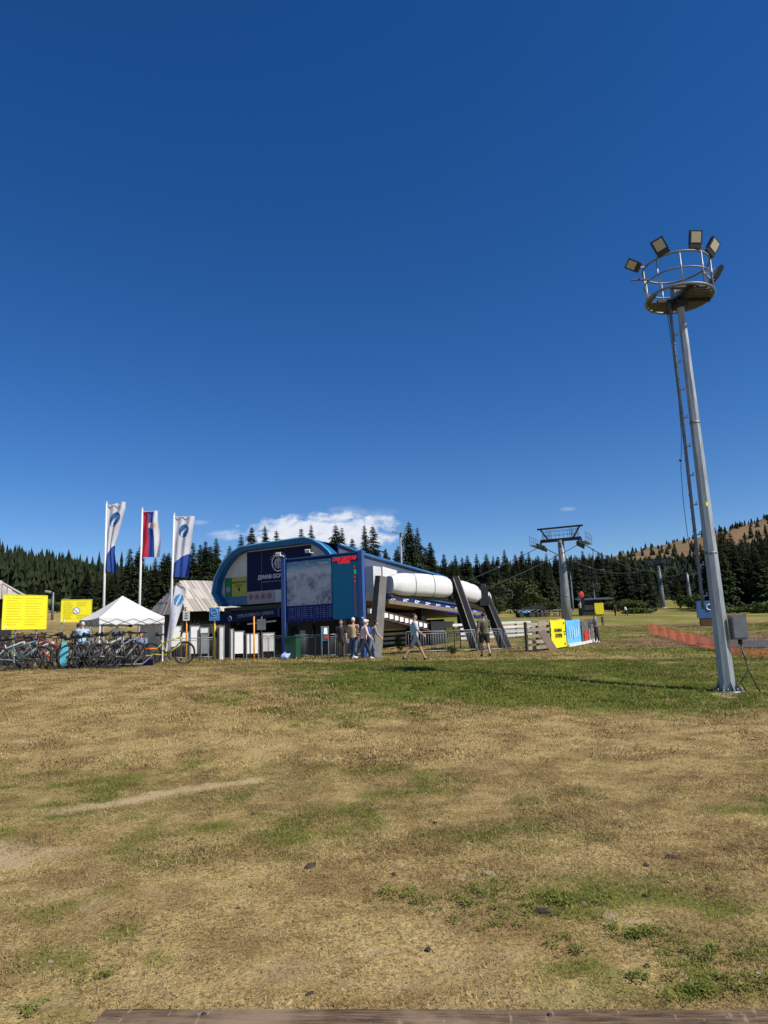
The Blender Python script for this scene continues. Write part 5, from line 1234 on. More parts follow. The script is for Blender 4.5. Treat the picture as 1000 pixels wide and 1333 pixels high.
def banner(s0, s1, z0, z1, m, label, nm='banner'):
    A = on_fence(s0); B = on_fence(s1); L = (B-A).length; za = H(A.x,A.y); zb = H(B.x,B.y); t = thing(nm, label, 'banner', (A.x,A.y,za), fang, 'banners on the board fence')
    b = MB(); nu, nv = 16, 8; vs = []
    for j in range(nv+1):
        for i in range(nu+1): u = i/nu; v = j/nv; vs.append((u*L, -.075-.012*math.sin(u*9+v*3)-.008*math.sin(v*11+u*5), (zb-za)*u+z0+(z1-z0)*v-.02*math.sin(u*6.28)*(v)))
    b.faces(vs, [(j*(nu+1)+i, j*(nu+1)+i+1, (j+1)*(nu+1)+i+1, (j+1)*(nu+1)+i) for j in range(nv) for i in range(nu)], True); c = b.build('cloth', m, t)
    return t, L
yb, L = banner(.0, .27, .06, 1.42, M_yellow, 'bright yellow banner with black lettering tied to the board fence')
text('ИЗНАЈМЉИВАЊЕ', .20, M_ink, yb, (L*.45,-.105,.92), ext=.003, sx=.72, bold=.006); text('СКИ ОПРЕМЕ', .24, M_ink, yb, (L*.47,-.105,.66), ext=.003, sx=.75, bold=.006)
for z in (1.28,.85,.72,.25): b = MB(); b.box((L*.87,-.10,z),(.18,.008,.07)); b.build('print_mark', M_ink, yb)
sb_, L = banner(.28, .58, .10, 1.38, M_sky, 'light blue banner right of the yellow one on the board fence')
for k in range(5): b = MB(); b.box((L*(.2+.15*k),-.10,.75+.1*math.sin(k*2)),(.16,.008,.5)); b.build('pale_print', mat('pale_blue_print',(.42,.66,.88),.6), sb_)
gb_, L = banner(.60, .88, .12, 1.30, mat('dark_photo_banner',(.10,.095,.085),.7,0,.7,7), 'dark photo banner with a red figure at the far end of the board fence')
b = MB(); b.prism([(.5,.15),(1.0,.1),(1.5,.55),(.9,.85),(.4,.6)],0,.01,lambda p,q,a:(p,-.11-a,q)); b.build('red_print', M_red, gb_)
b = MB(); b.prism([(1.5,.12),(1.8,.2),(2.0,1.0),(1.7,1.1)],0,.01,lambda p,q,a:(p,-.11-a,q)); b.build('pale_print', M_whited, gb_)
def white_kerb():
    A = on_fence(.27); B = on_fence(.93); z = H(A.x,A.y); t = MB(); n = 6
    for i in range(n): a = A.lerp(B, i/n); c = A.lerp(B,(i+1)/n); t.beam(Vector((a.x+.12,a.y-.08,H(a.x,a.y)+.10))-Vector((A.x,A.y,z)), Vector((c.x+.12,c.y-.08,H(c.x,c.y)+.10))-Vector((A.x,A.y,z)), .14,.14)
    o = t.build('white_beam', M_white); o.location = (A.x,A.y,z); tag(o, 'white beam lying along the foot of the bannered fence', 'beam')
white_kerb()
def plank():
    p = G(717,33.2); o = MB(); o.beam((-.35,0,.95),(.12,-.30,-.03),.42,.03,up=(.4,-.9,.2)); q = o.build('leaning_plywood', mat('brown_plywood',(.11,.06,.035),.7,0,.15,2)); q.location = p; tag(q, 'brown plywood sheet leaning against the fence corner left of the yellow banner', 'plywood sheet')
plank()
def side_banner(px0,px1,py0,py1,Y,label,txt):
    A = at(px0,py1,Y); B = at(px1,py1,Y); zt = at(px0,py0,Y).z; gz = H(A.x,A.y); t = thing('hanging_banner', label, 'banner', (A.x,A.y,gz), 0)
    b = MB(); L = B.x-A.x; b.box((L/2,0,(A.z+zt)/2-gz),(L,.03,zt-A.z)); b.build('cloth', M_yellow, t); text(txt, .28, M_ink, t, (L/2,-.03,(A.z*.55+zt*.45)-gz), ext=.004, sx=.8, bold=.006)
    b = MB(); b.box((-.03,.04,(zt-gz)/2),(.05,.05,zt-gz)); b.box((L+.03,.04,(zt-gz)/2),(.05,.05,zt-gz)); b.build('post', M_anth, t)
side_banner(581,591,817,836,40,'left yellow banner behind the crowd barrier under the station','ЗО'); side_banner(592.5,599,817,834,40.2,'narrow yellow banner right of the first one behind the crowd barrier','НА'); side_banner(618,624,818,836,41,'yellow banner between the leaning pylon and the man in olive','А')
# ------------------------------------------------------------------ crowd barriers
def barrier_proto():
    L = 2.2; t = thing('crowd_barrier', 'x', 'barrier', (0,0,0), 0, 'galvanised crowd barriers')
    b = MB(); b.tube([(0,0,0),(0,0,1.02),(.06,0,1.08),(L-.06,0,1.08),(L,0,1.02),(L,0,0)], .021, 6); b.tube([(0,0,.16),(L,0,.16)], .018, 6); b.tube([(0,0,.98),(L,0,.98)],.012,5); b.build('frame', M_galv, t)
    m = MB(); m.tube([(0,0,.16),(0,0,.98)], .0095, 5); me = m.mesh('bar', M_galv)
    for i in range(15): child(me, 'bar', t, (L*(i+1)/16,0,0))
    f = MB(); f.beam((0,-.3,.02),(0,.3,.02),.04,.03); fm = f.mesh('foot', M_galvd)
    for x in (.2,L-.2): child(fm, 'foot', t, (x,0,0))
    return t
BP = barrier_proto(); bfirst = [True]
def barrier(px0, Y0, px1, Y1, label):
    a = G(px0,Y0); c = G(px1,Y1); d = math.hypot(c.x-a.x, c.y-a.y); s = d/2.2; rot = (0, -math.atan2(c.z-a.z, d), math.atan2(c.y-a.y,c.x-a.x))
    if bfirst[0]: bfirst[0] = False; BP.location = a; BP.rotation_euler = rot; BP.scale = (s,1,1); BP['label'] = label
    else: dup(BP, a, None, label, (s,1,1), rot=rot)
for args in ((213,35.5,246,35.5,'barrier left of the white sign on the orange pole'),(247,35.3,281,35.6,'barrier between the orange pole and the blue sign pole'),(324,35,349,34.6,'barrier in front of the white sheets under the awning'),(350,34.5,371,34.3,'barrier just left of the blue map board post'),
  (383,33.4,410,33.2,'barrier right of the green bin'),(411,33.2,437,33,'barrier under the map board left of the man in black'),(439,33,470,33,'barrier behind the people under the map board'),
  (529,35,581,35,'barrier behind the walking man in light blue'),(583,35,620,34.8,'barrier in front of the yellow hanging banners'),(622,34.8,654,34.4,'barrier behind the man in the olive shirt'),(656,34.4,690,34,'barrier at the foot of the right pylon before the grey fence')): barrier(*args)
# ------------------------------------------------------------------ small signs, panels, bins
def sign_post(px, Y, py0, py1, w, m, pm, pole_px, label, txt=None, extra=None):
    p = G(pole_px, Y); zt = at(px,py0,Y).z-p.z; zb = at(px,py1,Y).z-p.z; t = thing('sign_post', label, 'sign', p, -.1)
    b = MB(); b.tube([(0,0,-.2),(0,0,zt+.12)], .035, 8); b.build('pole', pm, t)
    b = MB(); b.box((0,-.06,(zt+zb)/2),(w,.03,zt-zb)); pl = b.build('sign_plate', m, t)
    if extra: extra(t, zt, zb)
    if txt: text(txt, .12, M_ink, pl, (0,-.08,(zt+zb)/2), ext=.003)
M_orp = mat('orange_yellow_pole',(.75,.33,.04),.5,0,.1); M_yep = mat('yellow_pole',(.75,.55,.05),.5)
def lines(t, zt, zb):
    b = MB(); 
    for k in range(3): b.box((0,-.08,zb+.12+k*.11),(.17-.03*k,.006,.04))
    b.build('sign_print', M_ink, t)
def bluep(t, zt, zb):
    b = MB(); b.ring((0,-.08,(zt+zb)/2+.08), .16, .02, 18, 4, 'Y'); b.beam((-.12,-.085,(zt+zb)/2),(.12,-.085,(zt+zb)/2+.12),.05); b.box((0,-.08,zb+.14),(.3,.006,.05)); b.build('pictogram', mat('pale_pictogram',(.18,.36,.62),.5), t)
sign_post(243,34,795,808,.32,M_white,M_orp,242.5,'small white sign on an orange pole in front of the hut',None,lines)
sign_post(281,34,791,808,.50,mat('sign_blue',(.05,.20,.48),.5),M_yep,279.5,'blue pictogram sign on a yellow pole left of the black column',None,bluep)
sign_post(331,33,806,808,.04,M_orp,M_orp,331,'bare orange pole under the awning')
sign_post(340,34,806,820,.42,M_galvd,mat('rust_pole',(.16,.06,.03),.7),341,'round cornered grey sign on a rusty pole under the awning')
def panel(px0,px1,py0,py1,Y,m,label,nm='display_panel',cat='panel',legs=True,th=.05,rz=.55):
    A = at(px0,py1,Y); Bx = at(px1,py1,Y).x; zt = at(px0,py0,Y).z; g = H((A.x+Bx)/2,Y); t = thing(nm, label, cat, ((A.x+Bx)/2,Y,g), rz); w = Bx-A.x; z0 = max(A.z-g,.02); z1 = zt-g
    b = MB(); b.box((0,0,(z0+z1)/2),(w,th,z1-z0)); b.build('board', m, t)
    b = MB(); 
    for s in (-1,1): b.box((s*(w/2-.02),-.005,(z1)/2),(.04,th+.03,z1+.01))
    b.box((0,-.004,z1),(w+.02,th+.03,.03)); b.build('frame', M_galvd, t); return t, w, z0, z1
panel(204,213,818,848,36,M_white,'narrow white panel right of the tent wall'); 
panel(222,236,815,842,36.4,M_white,'white notice panel with small green print behind the feather banner')
panel(236,246,823,840,36.6,M_white,'white panel tucked behind the orange pole')
panel(247,260,815,851,36.2,M_white,'tall white panel right of the orange pole'); panel(260,272,817,824,36.3,M_whited,'grey white panel head beside the tall white panel'); panel(261,271.5,825,851,36.25,mat('grey_panel',(.16,.17,.18),.6),'grey panel between the white panel and the blue sign pole')
panel(283.5,291,816,860,34,M_whited,'white tall advertising pillar left of the black column','advertising_pillar','pillar',th=.3)
panel(278,291,815.5,820.5,34.3,M_yellow,'yellow box on top of the advertising pillar','yellow_box','box',th=.3)
t_, w, z0, z1 = panel(304,318,822,851,33.0,M_white,'left hanging white sheet under the awning'); panel(320,337.5,825,851,33.2,M_white,'right hanging white sheet under the awning'); panel(341,358,824,848,36,M_whited,'grey white panel right of the rusty pole')
panel(299,303.5,819,860,34.6,M_whited,'narrow white pillar right of the black column','advertising_pillar','pillar',th=.2)
def rollup():
    t, w, z0, z1 = panel(417.5,428.5,816,834,34,M_bluep,'blue and white information roll up under the map board','roll_up','banner')
    b = MB(); b.prism([(-.10,z0+.25),(.12,z0+.25),(.1,z1-.05),(-.06,z1-.05)],0,.01,lambda p,q,a:(p,-.06-a,q)); b.build('white_print', M_wprint, t); b = MB(); b.box((.05,-.06,z0+.15),(.25,.01,.12)); b.build('red_print', M_red, t)
rollup()
def bin_():
    p = G(382,33); t = thing('waste_bin', 'dark green waste bin standing right of the blue map board post', 'bin', p, -.3)
    b = MB(); vs = [(x*k,y*k,z) for z, k in ((.05,.85),(.98,1)) for x, y in ((-.28,-.3),(.28,-.3),(.28,.3),(-.28,.3))]; b.faces(vs, [(3,2,1,0),(4,5,6,7),(0,1,5,4),(1,2,6,5),(2,3,7,6),(3,0,4,7)]); b.build('body', M_bin, t)
    b = MB(); b.box((0,0,1.02),(.62,.68,.06)); b.box((0,.36,1.0),(.5,.05,.05)); b.build('lid', M_bin, t)
    b = MB(); b.tube([(-.25,.3,.09),(-.2,.3,.09)],.09,10); b.tube([(.2,.3,.09),(.25,.3,.09)],.09,10); b.build('wheels', M_black, t)
bin_()
def bag(px, Y, m, label):
    p = G(px, Y); b = MB(); b.ball((0,0,.13), (.24,.15,.15), 9, 6); rs = random.Random(int(px)); b.v = [(x*(1+rs.uniform(-.35,.35)), y*(1+rs.uniform(-.3,.3)), z*(1+rs.uniform(-.35,.35))) for x,y,z in b.v]; o = b.build('plastic_bag', m); o.location = p; tag(o, label, 'bag')
bag(371, 32.6, mat('blue_white_bag',(.28,.36,.62),.5,0,.6,14), 'blue and white plastic bag at the foot of the map board post')
def dark_thing(px, Y, w, h, label): 
    p = G(px, Y); t = thing('turnstile', label, 'turnstile', p, -.4); b = MB(); b.box((0,0,h*.45),(w,.5,h*.9)); b.build('housing', M_dark, t); b = MB(); b.tube([(-w*.4,-.25,h*.9),(-w*.4,-.25,h),(w*.4,-.25,h),(w*.4,-.25,h*.9)],.03,6); b.build('rail', M_galv, t); b = MB(); b.box((0,-.27,h*.6),(w*.5,.02,h*.2)); b.build('display', M_whited, t)
for px, Y, lb in ((398,38,'ticket turnstile with white display left of the roll up'),(408,39,'second ticket turnstile deeper under the station'),(454,38,'ticket turnstile behind the people under the map board')): dark_thing(px, Y, .6, 1.9 if px<450 else 1.2, lb)
# ------------------------------------------------------------------ orange net and geotextile
def net():
    P_ = [xy(845,50), xy(865,44.5), xy(888,38.5), xy(910,33.5), xy(935,30), xy(965,27.2), xy(1003,25.6), xy(1050,24.5)]; hs = [.75,.6,.6,.6,.42,.32,.30,.32]
    x0, y0 = P_[0]; z0 = H(x0,y0); t = thing('safety_net', 'orange plastic safety net sagging between stakes on the slope right of the lift', 'net', (x0,y0,z0))
    b = MB(); cum = [0]
    for p, q in zip(P_[:-1],P_[1:]): cum.append(cum[-1]+math.hypot(q[0]-p[0],q[1]-p[1]))
    Lt = cum[-1]
    def pos(s, v):
        x = np.interp(s, cum, [p[0] for p in P_]); y = np.interp(s, cum, [p[1] for p in P_]); hh = np.interp(s, cum, hs); hh *= 1-.10*abs(math.sin(s*1.3))
        return Vector((x-x0, y-y0+.05*math.sin(s*2+v*2), H(x,y)-z0+.02+v*hh))
    n = int(Lt/.09)
    for i in range(n+1): s = i*Lt/n; b.beam(pos(s,0), pos(s,1), .008, .004)
    for k in range(13):
        for i in range(0, 60): b.beam(pos(i*Lt/60,k/12), pos((i+1)*Lt/60,k/12), .004, .007 if 0<k<12 else .02)
    b.build('mesh_strands', M_net, t, kind='stuff')
    for i, (p, hh) in enumerate(zip(P_, hs)): s = MB(); s.tube([(p[0]-x0,p[1]-y0,H(*p)-z0-.2),(p[0]-x0+.03,p[1]-y0,H(*p)-z0+hh+.1)], .02, 6); s.build('stake', M_woodgrey, t)
net()
def sheet(pts, label, m, lift=.03):
    b = MB(); P_ = [xy(*p) for p in pts]; n = len(P_)//2; NU, NV = 24, 8; vs = []
    top = P_[:n]; bot = P_[n:]
    for j in range(NV+1):
        for i in range(NU+1):
            u = i/NU*(n-1); k = min(int(u), n-2); f = u-k; a = (top[k][0]*(1-f)+top[k+1][0]*f, top[k][1]*(1-f)+top[k+1][1]*f); c = (bot[k][0]*(1-f)+bot[k+1][0]*f, bot[k][1]*(1-f)+bot[k+1][1]*f); v = j/NV
            x = a[0]*(1-v)+c[0]*v; y = a[1]*(1-v)+c[1]*v; vs.append((x, y, H(x,y)+lift+.03*float(fbm(x*2,y*2,2))))
    c0 = Vector(vs[0]); vs = [Vector(v)-c0 for v in vs]; b.faces(vs, [(j*(NU+1)+i, j*(NU+1)+i+1, (j+1)*(NU+1)+i+1, (j+1)*(NU+1)+i) for j in range(NV) for i in range(NU)], True); o = b.build('ground_sheet', m); o.location = c0; tag(o, label, 'sheet')
sheet([(905,40),(950,37.5),(1060,36),(905,36.5),(950,32),(1060,30.5)], 'dark grey ground sheet spread on the slope behind the orange net', mat('grey_geotextile',(.05,.052,.05),.9,0,.25,3,.3,10))
def info_box():
    p = G(921,58); t = thing('blue_info_board', 'blue info board with white symbol on the slope just left of the light mast', 'board', p, -.2); b = MB(); b.box((0,0,1.35),(1.3,.5,1.35)); b.build('board', M_blue, t); b = MB(); b.ring((.25,-.27,1.5),.22,.04,16,4,'Y'); b.build('symbol', M_wprint, t); b = MB(); b.box((0,0,.33),(1.0,.45,.66)); b.build('base', M_brownwood, t)
info_box()
# ------------------------------------------------------------------ kiosk, tables, quads, trailer
def kiosk():
    p = G(774,88); t = thing('small_kiosk', 'small dark kiosk with a flat grey roof at the forest foot', 'kiosk', p, -.1); b = MB(); b.box((-.4,0,.95),(2.6,2,1.9)); b.build('wall', M_darkwood, t); b = MB(); b.box((0,-.2,2.0),(4.2,2.6,.14), Euler((.08,0,0)).to_matrix()); b.build('roof', M_slate, t); b = MB(); b.box((-.5,-1.02,.95),(1.5,.05,.6)); b.build('counter', M_woodgrey, t)
    p2 = G(781,86); t2 = thing('kiosk_banner', 'small yellow banner hanging at the right side of the kiosk', 'banner', p2, -.1); b = MB(); b.box((0,0,.85),(1.05,.04,1.35)); b.build('cloth', M_yellow, t2); b = MB(); b.box((-.5,.04,.8),(.05,.05,1.6)); b.box((.5,.04,.8),(.05,.05,1.6)); b.build('post', M_anth, t2)
kiosk()
def table(px, Y, label, rz=0):
    p = G(px, Y); t = thing('picnic_table', label, 'picnic table', p, rz); b = MB(); b.box((0,0,.74),(1.8,.7,.05)); b.build('table_top', M_woodgrey, t)
    for y in (-.65,.65): b = MB(); b.box((0,y,.45),(1.8,.25,.05)); b.build('bench', M_woodgrey, t)
    for x in (-.7,.7): b = MB(); b.beam((x,-.65,0),(x,-.2,.72),.08); b.beam((x,.65,0),(x,.2,.72),.08); b.beam((x,-.7,.42),(x,.7,.42),.08); b.build('leg', M_darkwood, t)
table(722,84,'wooden picnic table left of the nearest lift tower'); table(730,87,'picnic table directly behind the nearest lift tower')
def quad(px, Y, rz, m, label):
    p = G(px, Y); t = thing('quad_bike', label, 'quad bike', p, rz, 'quad bikes parked on the slope')
    b = MB(); b.ball((0,0,.55),(.62,.25,.2),12,8); b.box((-.55,0,.72),(.5,.6,.06)); b.box((.6,0,.72),(.4,.6,.06)); b.build('body', m, t)
    b = MB(); b.ball((-.1,0,.82),(.38,.16,.09),12,6); b.build('seat', M_black, t); b = MB(); b.tube([(.4,-.38,1.02),(.32,0,.95),(.4,.38,1.02)],.02,6); b.beam((.35,0,.95),(.55,0,.5),.05); b.build('handlebar', M_black, t)
    for x in (-.6,.62):
        for y in (-.42,.42): b = MB(); b.tube([(x,y-.1,.28),(x,y+.1,.28)],.28,14); b.build('wheel', M_rubber, t)
    b = MB(); b.box((.82,0,.66),(.05,.35,.1)); b.build('headlight', M_wprint, t); b = MB(); b.box((-.62,0,.8),(.5,.5,.04)); b.build('rack', M_galv, t)
quad(683,82,.3,M_bluep,'blue quad bike, leftmost of the row on the slope'); quad(689,83,.6,M_whited,'white quad bike second from the left in the row'); quad(697,82.5,.4,M_anth,'dark quad bike in the middle of the row on the slope'); quad(703,83,.5,M_dark,'black quad bike at the right end of the row')
def trailer():
    p = G(694,93); t = thing('flat_trailer', 'low dark trailer with a glossy load parked before the forest right of the pale tree', 'trailer', p, -.1); b = MB(); b.box((0,0,.55),(3.6,1.5,.18)); b.build('bed', M_dark, t); b = MB(); b.prism([(-1.7,.65),(1.7,.65),(1.5,1.0),(.6,1.15),(-1.5,.9)],-.6,.6,lambda p_,q,a:(p_,a,q)); b.build('load', mat('glossy_black',(.03,.03,.035),.2), t)
    for x in (-.9,.9): b = MB(); b.tube([(x,-.8,.3),(x,-.65,.3)],.3,14); b.build('wheel', M_rubber, t)
trailer()
# ------------------------------------------------------------------ bicycles
def wheel_meshes(R=.345):
    a = MB(); a.ring((0,0,0), R, .026, 30, 7, 'Y'); tyre = a.mesh('tyre', M_rubber)
    a = MB(); a.ring((0,0,0), R-.03, .012, 30, 4, 'Y'); a.tube([(0,-.05,0),(0,.05,0)], .025, 8); rim = a.mesh('wheel', M_anth)
    a = MB()
    for k in range(14):
        t = 2*math.pi*k/14; a.beam((.02*math.cos(t+1), .03*(-1)**k, .02*math.sin(t+1)),((R-.03)*math.cos(t),0,(R-.03)*math.sin(t)),.0035)
    return tyre, rim, a.mesh('spokes', M_galvd)
TY_, RI_, SP_ = wheel_meshes()
BIKEPARTS = {}
def bike(px, Y, rz, m, label, lean=.06, sc=1.05, steer=.15, extra=None):
    Y -= 2.8; lean = rng.uniform(-.12,.14); rz += rng.uniform(-.2,.2)
    p = G(px, Y); t = thing('bicycle', label, 'bicycle', p, rot=(lean,0,rz), group='mountain bikes parked by the tent'); t.scale = (sc,sc,sc*rng.uniform(.94,1.1))
    key = m.name
    if key not in BIKEPARTS:
        d = {}; bb = (0,0,.30); st = (-.20,0,.78); hd0 = (.43,0,.86); hd1 = (.47,0,.66); ax = (-.53,0,.345)
        b = MB(); b.tube([bb, st],[.022,.018],7); b.tube([(-.15,0,.66), hd0],[.022,.026],7); b.tube([bb, hd1],[.028,.030],7); b.tube([hd0,hd1],.030,8)
        for s in (-.06,.06): b.tube([(0,s*.5,.30),(ax[0],s,ax[2])],.013,5); b.tube([(-.16,s*.4,.66),(ax[0],s,ax[2])],.011,5)
        d['frame'] = b.mesh('frame', m)
        b = MB()
        for s in (-.065,.065): b.tube([(.48,s,.64),(.575,s,.345)],[.022,.016],6)
        b.tube([(.48,-.08,.64),(.48,.08,.64)],.025,6); b.tube([(.475,0,.66),(.43,0,.90)],.018,6); d['fork'] = b.mesh('fork', M_black)
        b = MB(); b.tube([(.43,0,.90),(.49,0,.97)],.018,6); b.tube([(.44,-.36,1.0),(.49,-.12,.98),(.49,.12,.98),(.44,.36,1.0)],.014,6); b.tube([(.44,-.36,1.0),(.465,-.24,.99)],.019,6); b.tube([(.44,.36,1.0),(.465,.24,.99)],.019,6); d['handlebar'] = b.mesh('handlebar', M_black)
        b = MB(); b.tube([(-.18,0,.72),(-.235,0,.93)],.014,6); b.tube([(-.38,0,.955),(-.25,0,.95),(-.10,0,.94)],[.07,.05,.018],8); d['saddle'] = b.mesh('saddle', M_black)
        b = MB(); b.ring((0,-.05,.30),.09,.008,18,4,'Y'); b.beam((0,-.07,.30),(.12,-.07,.18),.022); b.beam((0,.07,.30),(-.12,.07,.42),.022); b.box((.12,-.12,.18),(.09,.09,.02)); b.box((-.12,.12,.42),(.09,.09,.02)); b.tube([(0,-.045,.39),(-.53,-.045,.385)],.005,4); b.tube([(0,-.045,.21),(-.53,-.045,.305)],.005,4); d['crankset'] = b.mesh('crankset', M_anth)
        BIKEPARTS[key] = d
    d = BIKEPARTS[key]
    for n in ('frame','fork','handlebar','saddle','crankset'):
        o = child(d[n], n, t)
    for x in (-.53,.575):
        w = child(RI_, 'wheel', t, (x,0,.345)); child(TY_, 'tyre', w); child(SP_, 'spokes', w)
    if extra == 'basket':
        b = MB()
        for k in range(5): z = .82+.05*k; b.tube([(.55,-.14,z),(.78,-.14,z),(.78,.14,z),(.55,.14,z),(.55,-.14,z)],.004,4)
        b.build('basket', M_black, t)
    if extra == 'number': b = MB(); b.box((.52,0,.88),(.015,.2,.16)); b.build('number_plate', M_wprint, t)
C_ = lambda n, c, r=.35: mat(n, c, r, 0, .08)
kb, kw, kt, kr, ko, kg, ky, kbl = C_('bike_black',(.02,.02,.022)), C_('bike_white',(.4,.4,.42)), C_('bike_teal',(.08,.17,.18)), C_('bike_red',(.16,.02,.02)), C_('bike_orange',(.32,.05,.02)), C_('bike_grey',(.14,.15,.16)), C_('bike_yellow',(.42,.38,.04)), C_('bike_blue',(.03,.12,.4))
D = math.radians
for a in ((4,27.2,D(65),kb,'black mountain bike cut by the left frame edge'),(11,26.6,D(50),kw,'black and white mountain bike with its front wheel turned, second from the left edge'),
  (24,25.2,D(28),kt,'teal mountain bike with a large front wheel nearest to the camera on the left'),(43,26.2,D(60),kg,'grey mountain bike right of the teal one'),(51,26.8,D(55),kw,'white framed mountain bike left of the orange one'),
  (66,26.0,D(168),ko,'orange and white mountain bike seen side on below the left yellow board'),(74,27.5,D(150),kw,'white mountain bike behind the orange one'),(84,27.0,D(110),kbl,'small blue bike with a turquoise panel right of the orange one',.05,.85),
  (98,26.2,D(72),kb,'black mountain bike just left of the person in light blue'),(106,25.9,D(62),kg,'dark grey mountain bike in front of the person in light blue'),(114,26.6,D(68),kb,'black bike right of the person in light blue'),
  (122,26.3,D(64),kg,'grey mountain bike at the left tent leg'),(138,26.4,D(62),kb,'black mountain bike in front of the middle of the tent'),
  (146,26.2,D(75),kw,'white mountain bike standing upright at the front tent leg'),(154,26.0,D(80),kb,'black bike right of the front tent leg'),(162,25.8,D(68),kg,'grey coloured bike at the right end of the row under the tent'),
  (217,28.6,D(25),ky,'yellow mountain bike beside the feather banner')):
    bike(*a)
for px, Y, lb in ((92,27.0,'blue panel covering the left part of the bike stand'),):
    p = G(85,23.2); t = thing('turquoise_board', 'small turquoise kick board leaning on the blue bike', 'board', p, .3); b = MB(); b.prism([(-.1,.1),(.1,.1),(.14,.5),(.06,.85),(-.06,.85),(-.12,.5)],0,.05,lambda x,z,a:(x,-.4-a,z)); b.build('deck', mat('turquoise',(.10,.50,.60),.4), t)
def tarp():
    P_ = [xy(88,24.2), xy(192,23.6)]; x0, y0 = P_[0]; t = thing('bike_stand', 'long low bike stand with dark navy cloth under the row of bicycles', 'bike stand', (x0,y0,H(x0,y0)), math.atan2(P_[1][1]-y0,P_[1][0]-x0)); L = math.hypot(P_[1][0]-x0,P_[1][1]-y0)
    b = MB(); b.box((L/2,.35,.08),(L,.05,.2)); b.build('skirt', M_navy, t); b = MB(); b.tube([(0,.3,.3),(L,.3,.3)],.02,6); b.tube([(0,-.3,.05),(L,-.3,.05)],.02,6)
    for k in range(9): b.tube([(L*k/8,-.3,.05),(L*k/8,.3,.3)],.015,5)
    b.build('rail', M_galvd, t)
tarp()
def small_table(px, Y, m, mtop, w, h, label, nm='low_table'):
    p = G(px, Y); t = thing(nm, label, 'table', p, -.25); b = MB(); b.box((0,0,h),(w,.55,.05)); b.build('table_top', mtop, t)
    for x in (-w/2+.06, w/2-.06):
        for y in (-.22,.22): b = MB(); b.box((x,y,h/2),(.04,.04,h)); b.build('leg', m, t)
small_table(186,29.2,M_anth,M_orange,.95,.62,'low table with a bright orange top in front of the seated people')
small_table(166,28.6,M_anth,mat('mint_top',(.45,.65,.58),.5),.5,1.0,'small high table with a mint green top by the front tent leg')
def crate():
    p = G(190,28.9); o = MB(); o.box((0,0,.14),(.5,.35,.28)); o.box((0,-.18,.2),(.4,.02,.1)); q = o.build('dark_red_crate', mat('dark_red',(.10,.02,.02),.6)); q.location = p; tag(q, 'dark red crate on the ground under the orange table', 'crate')
crate()
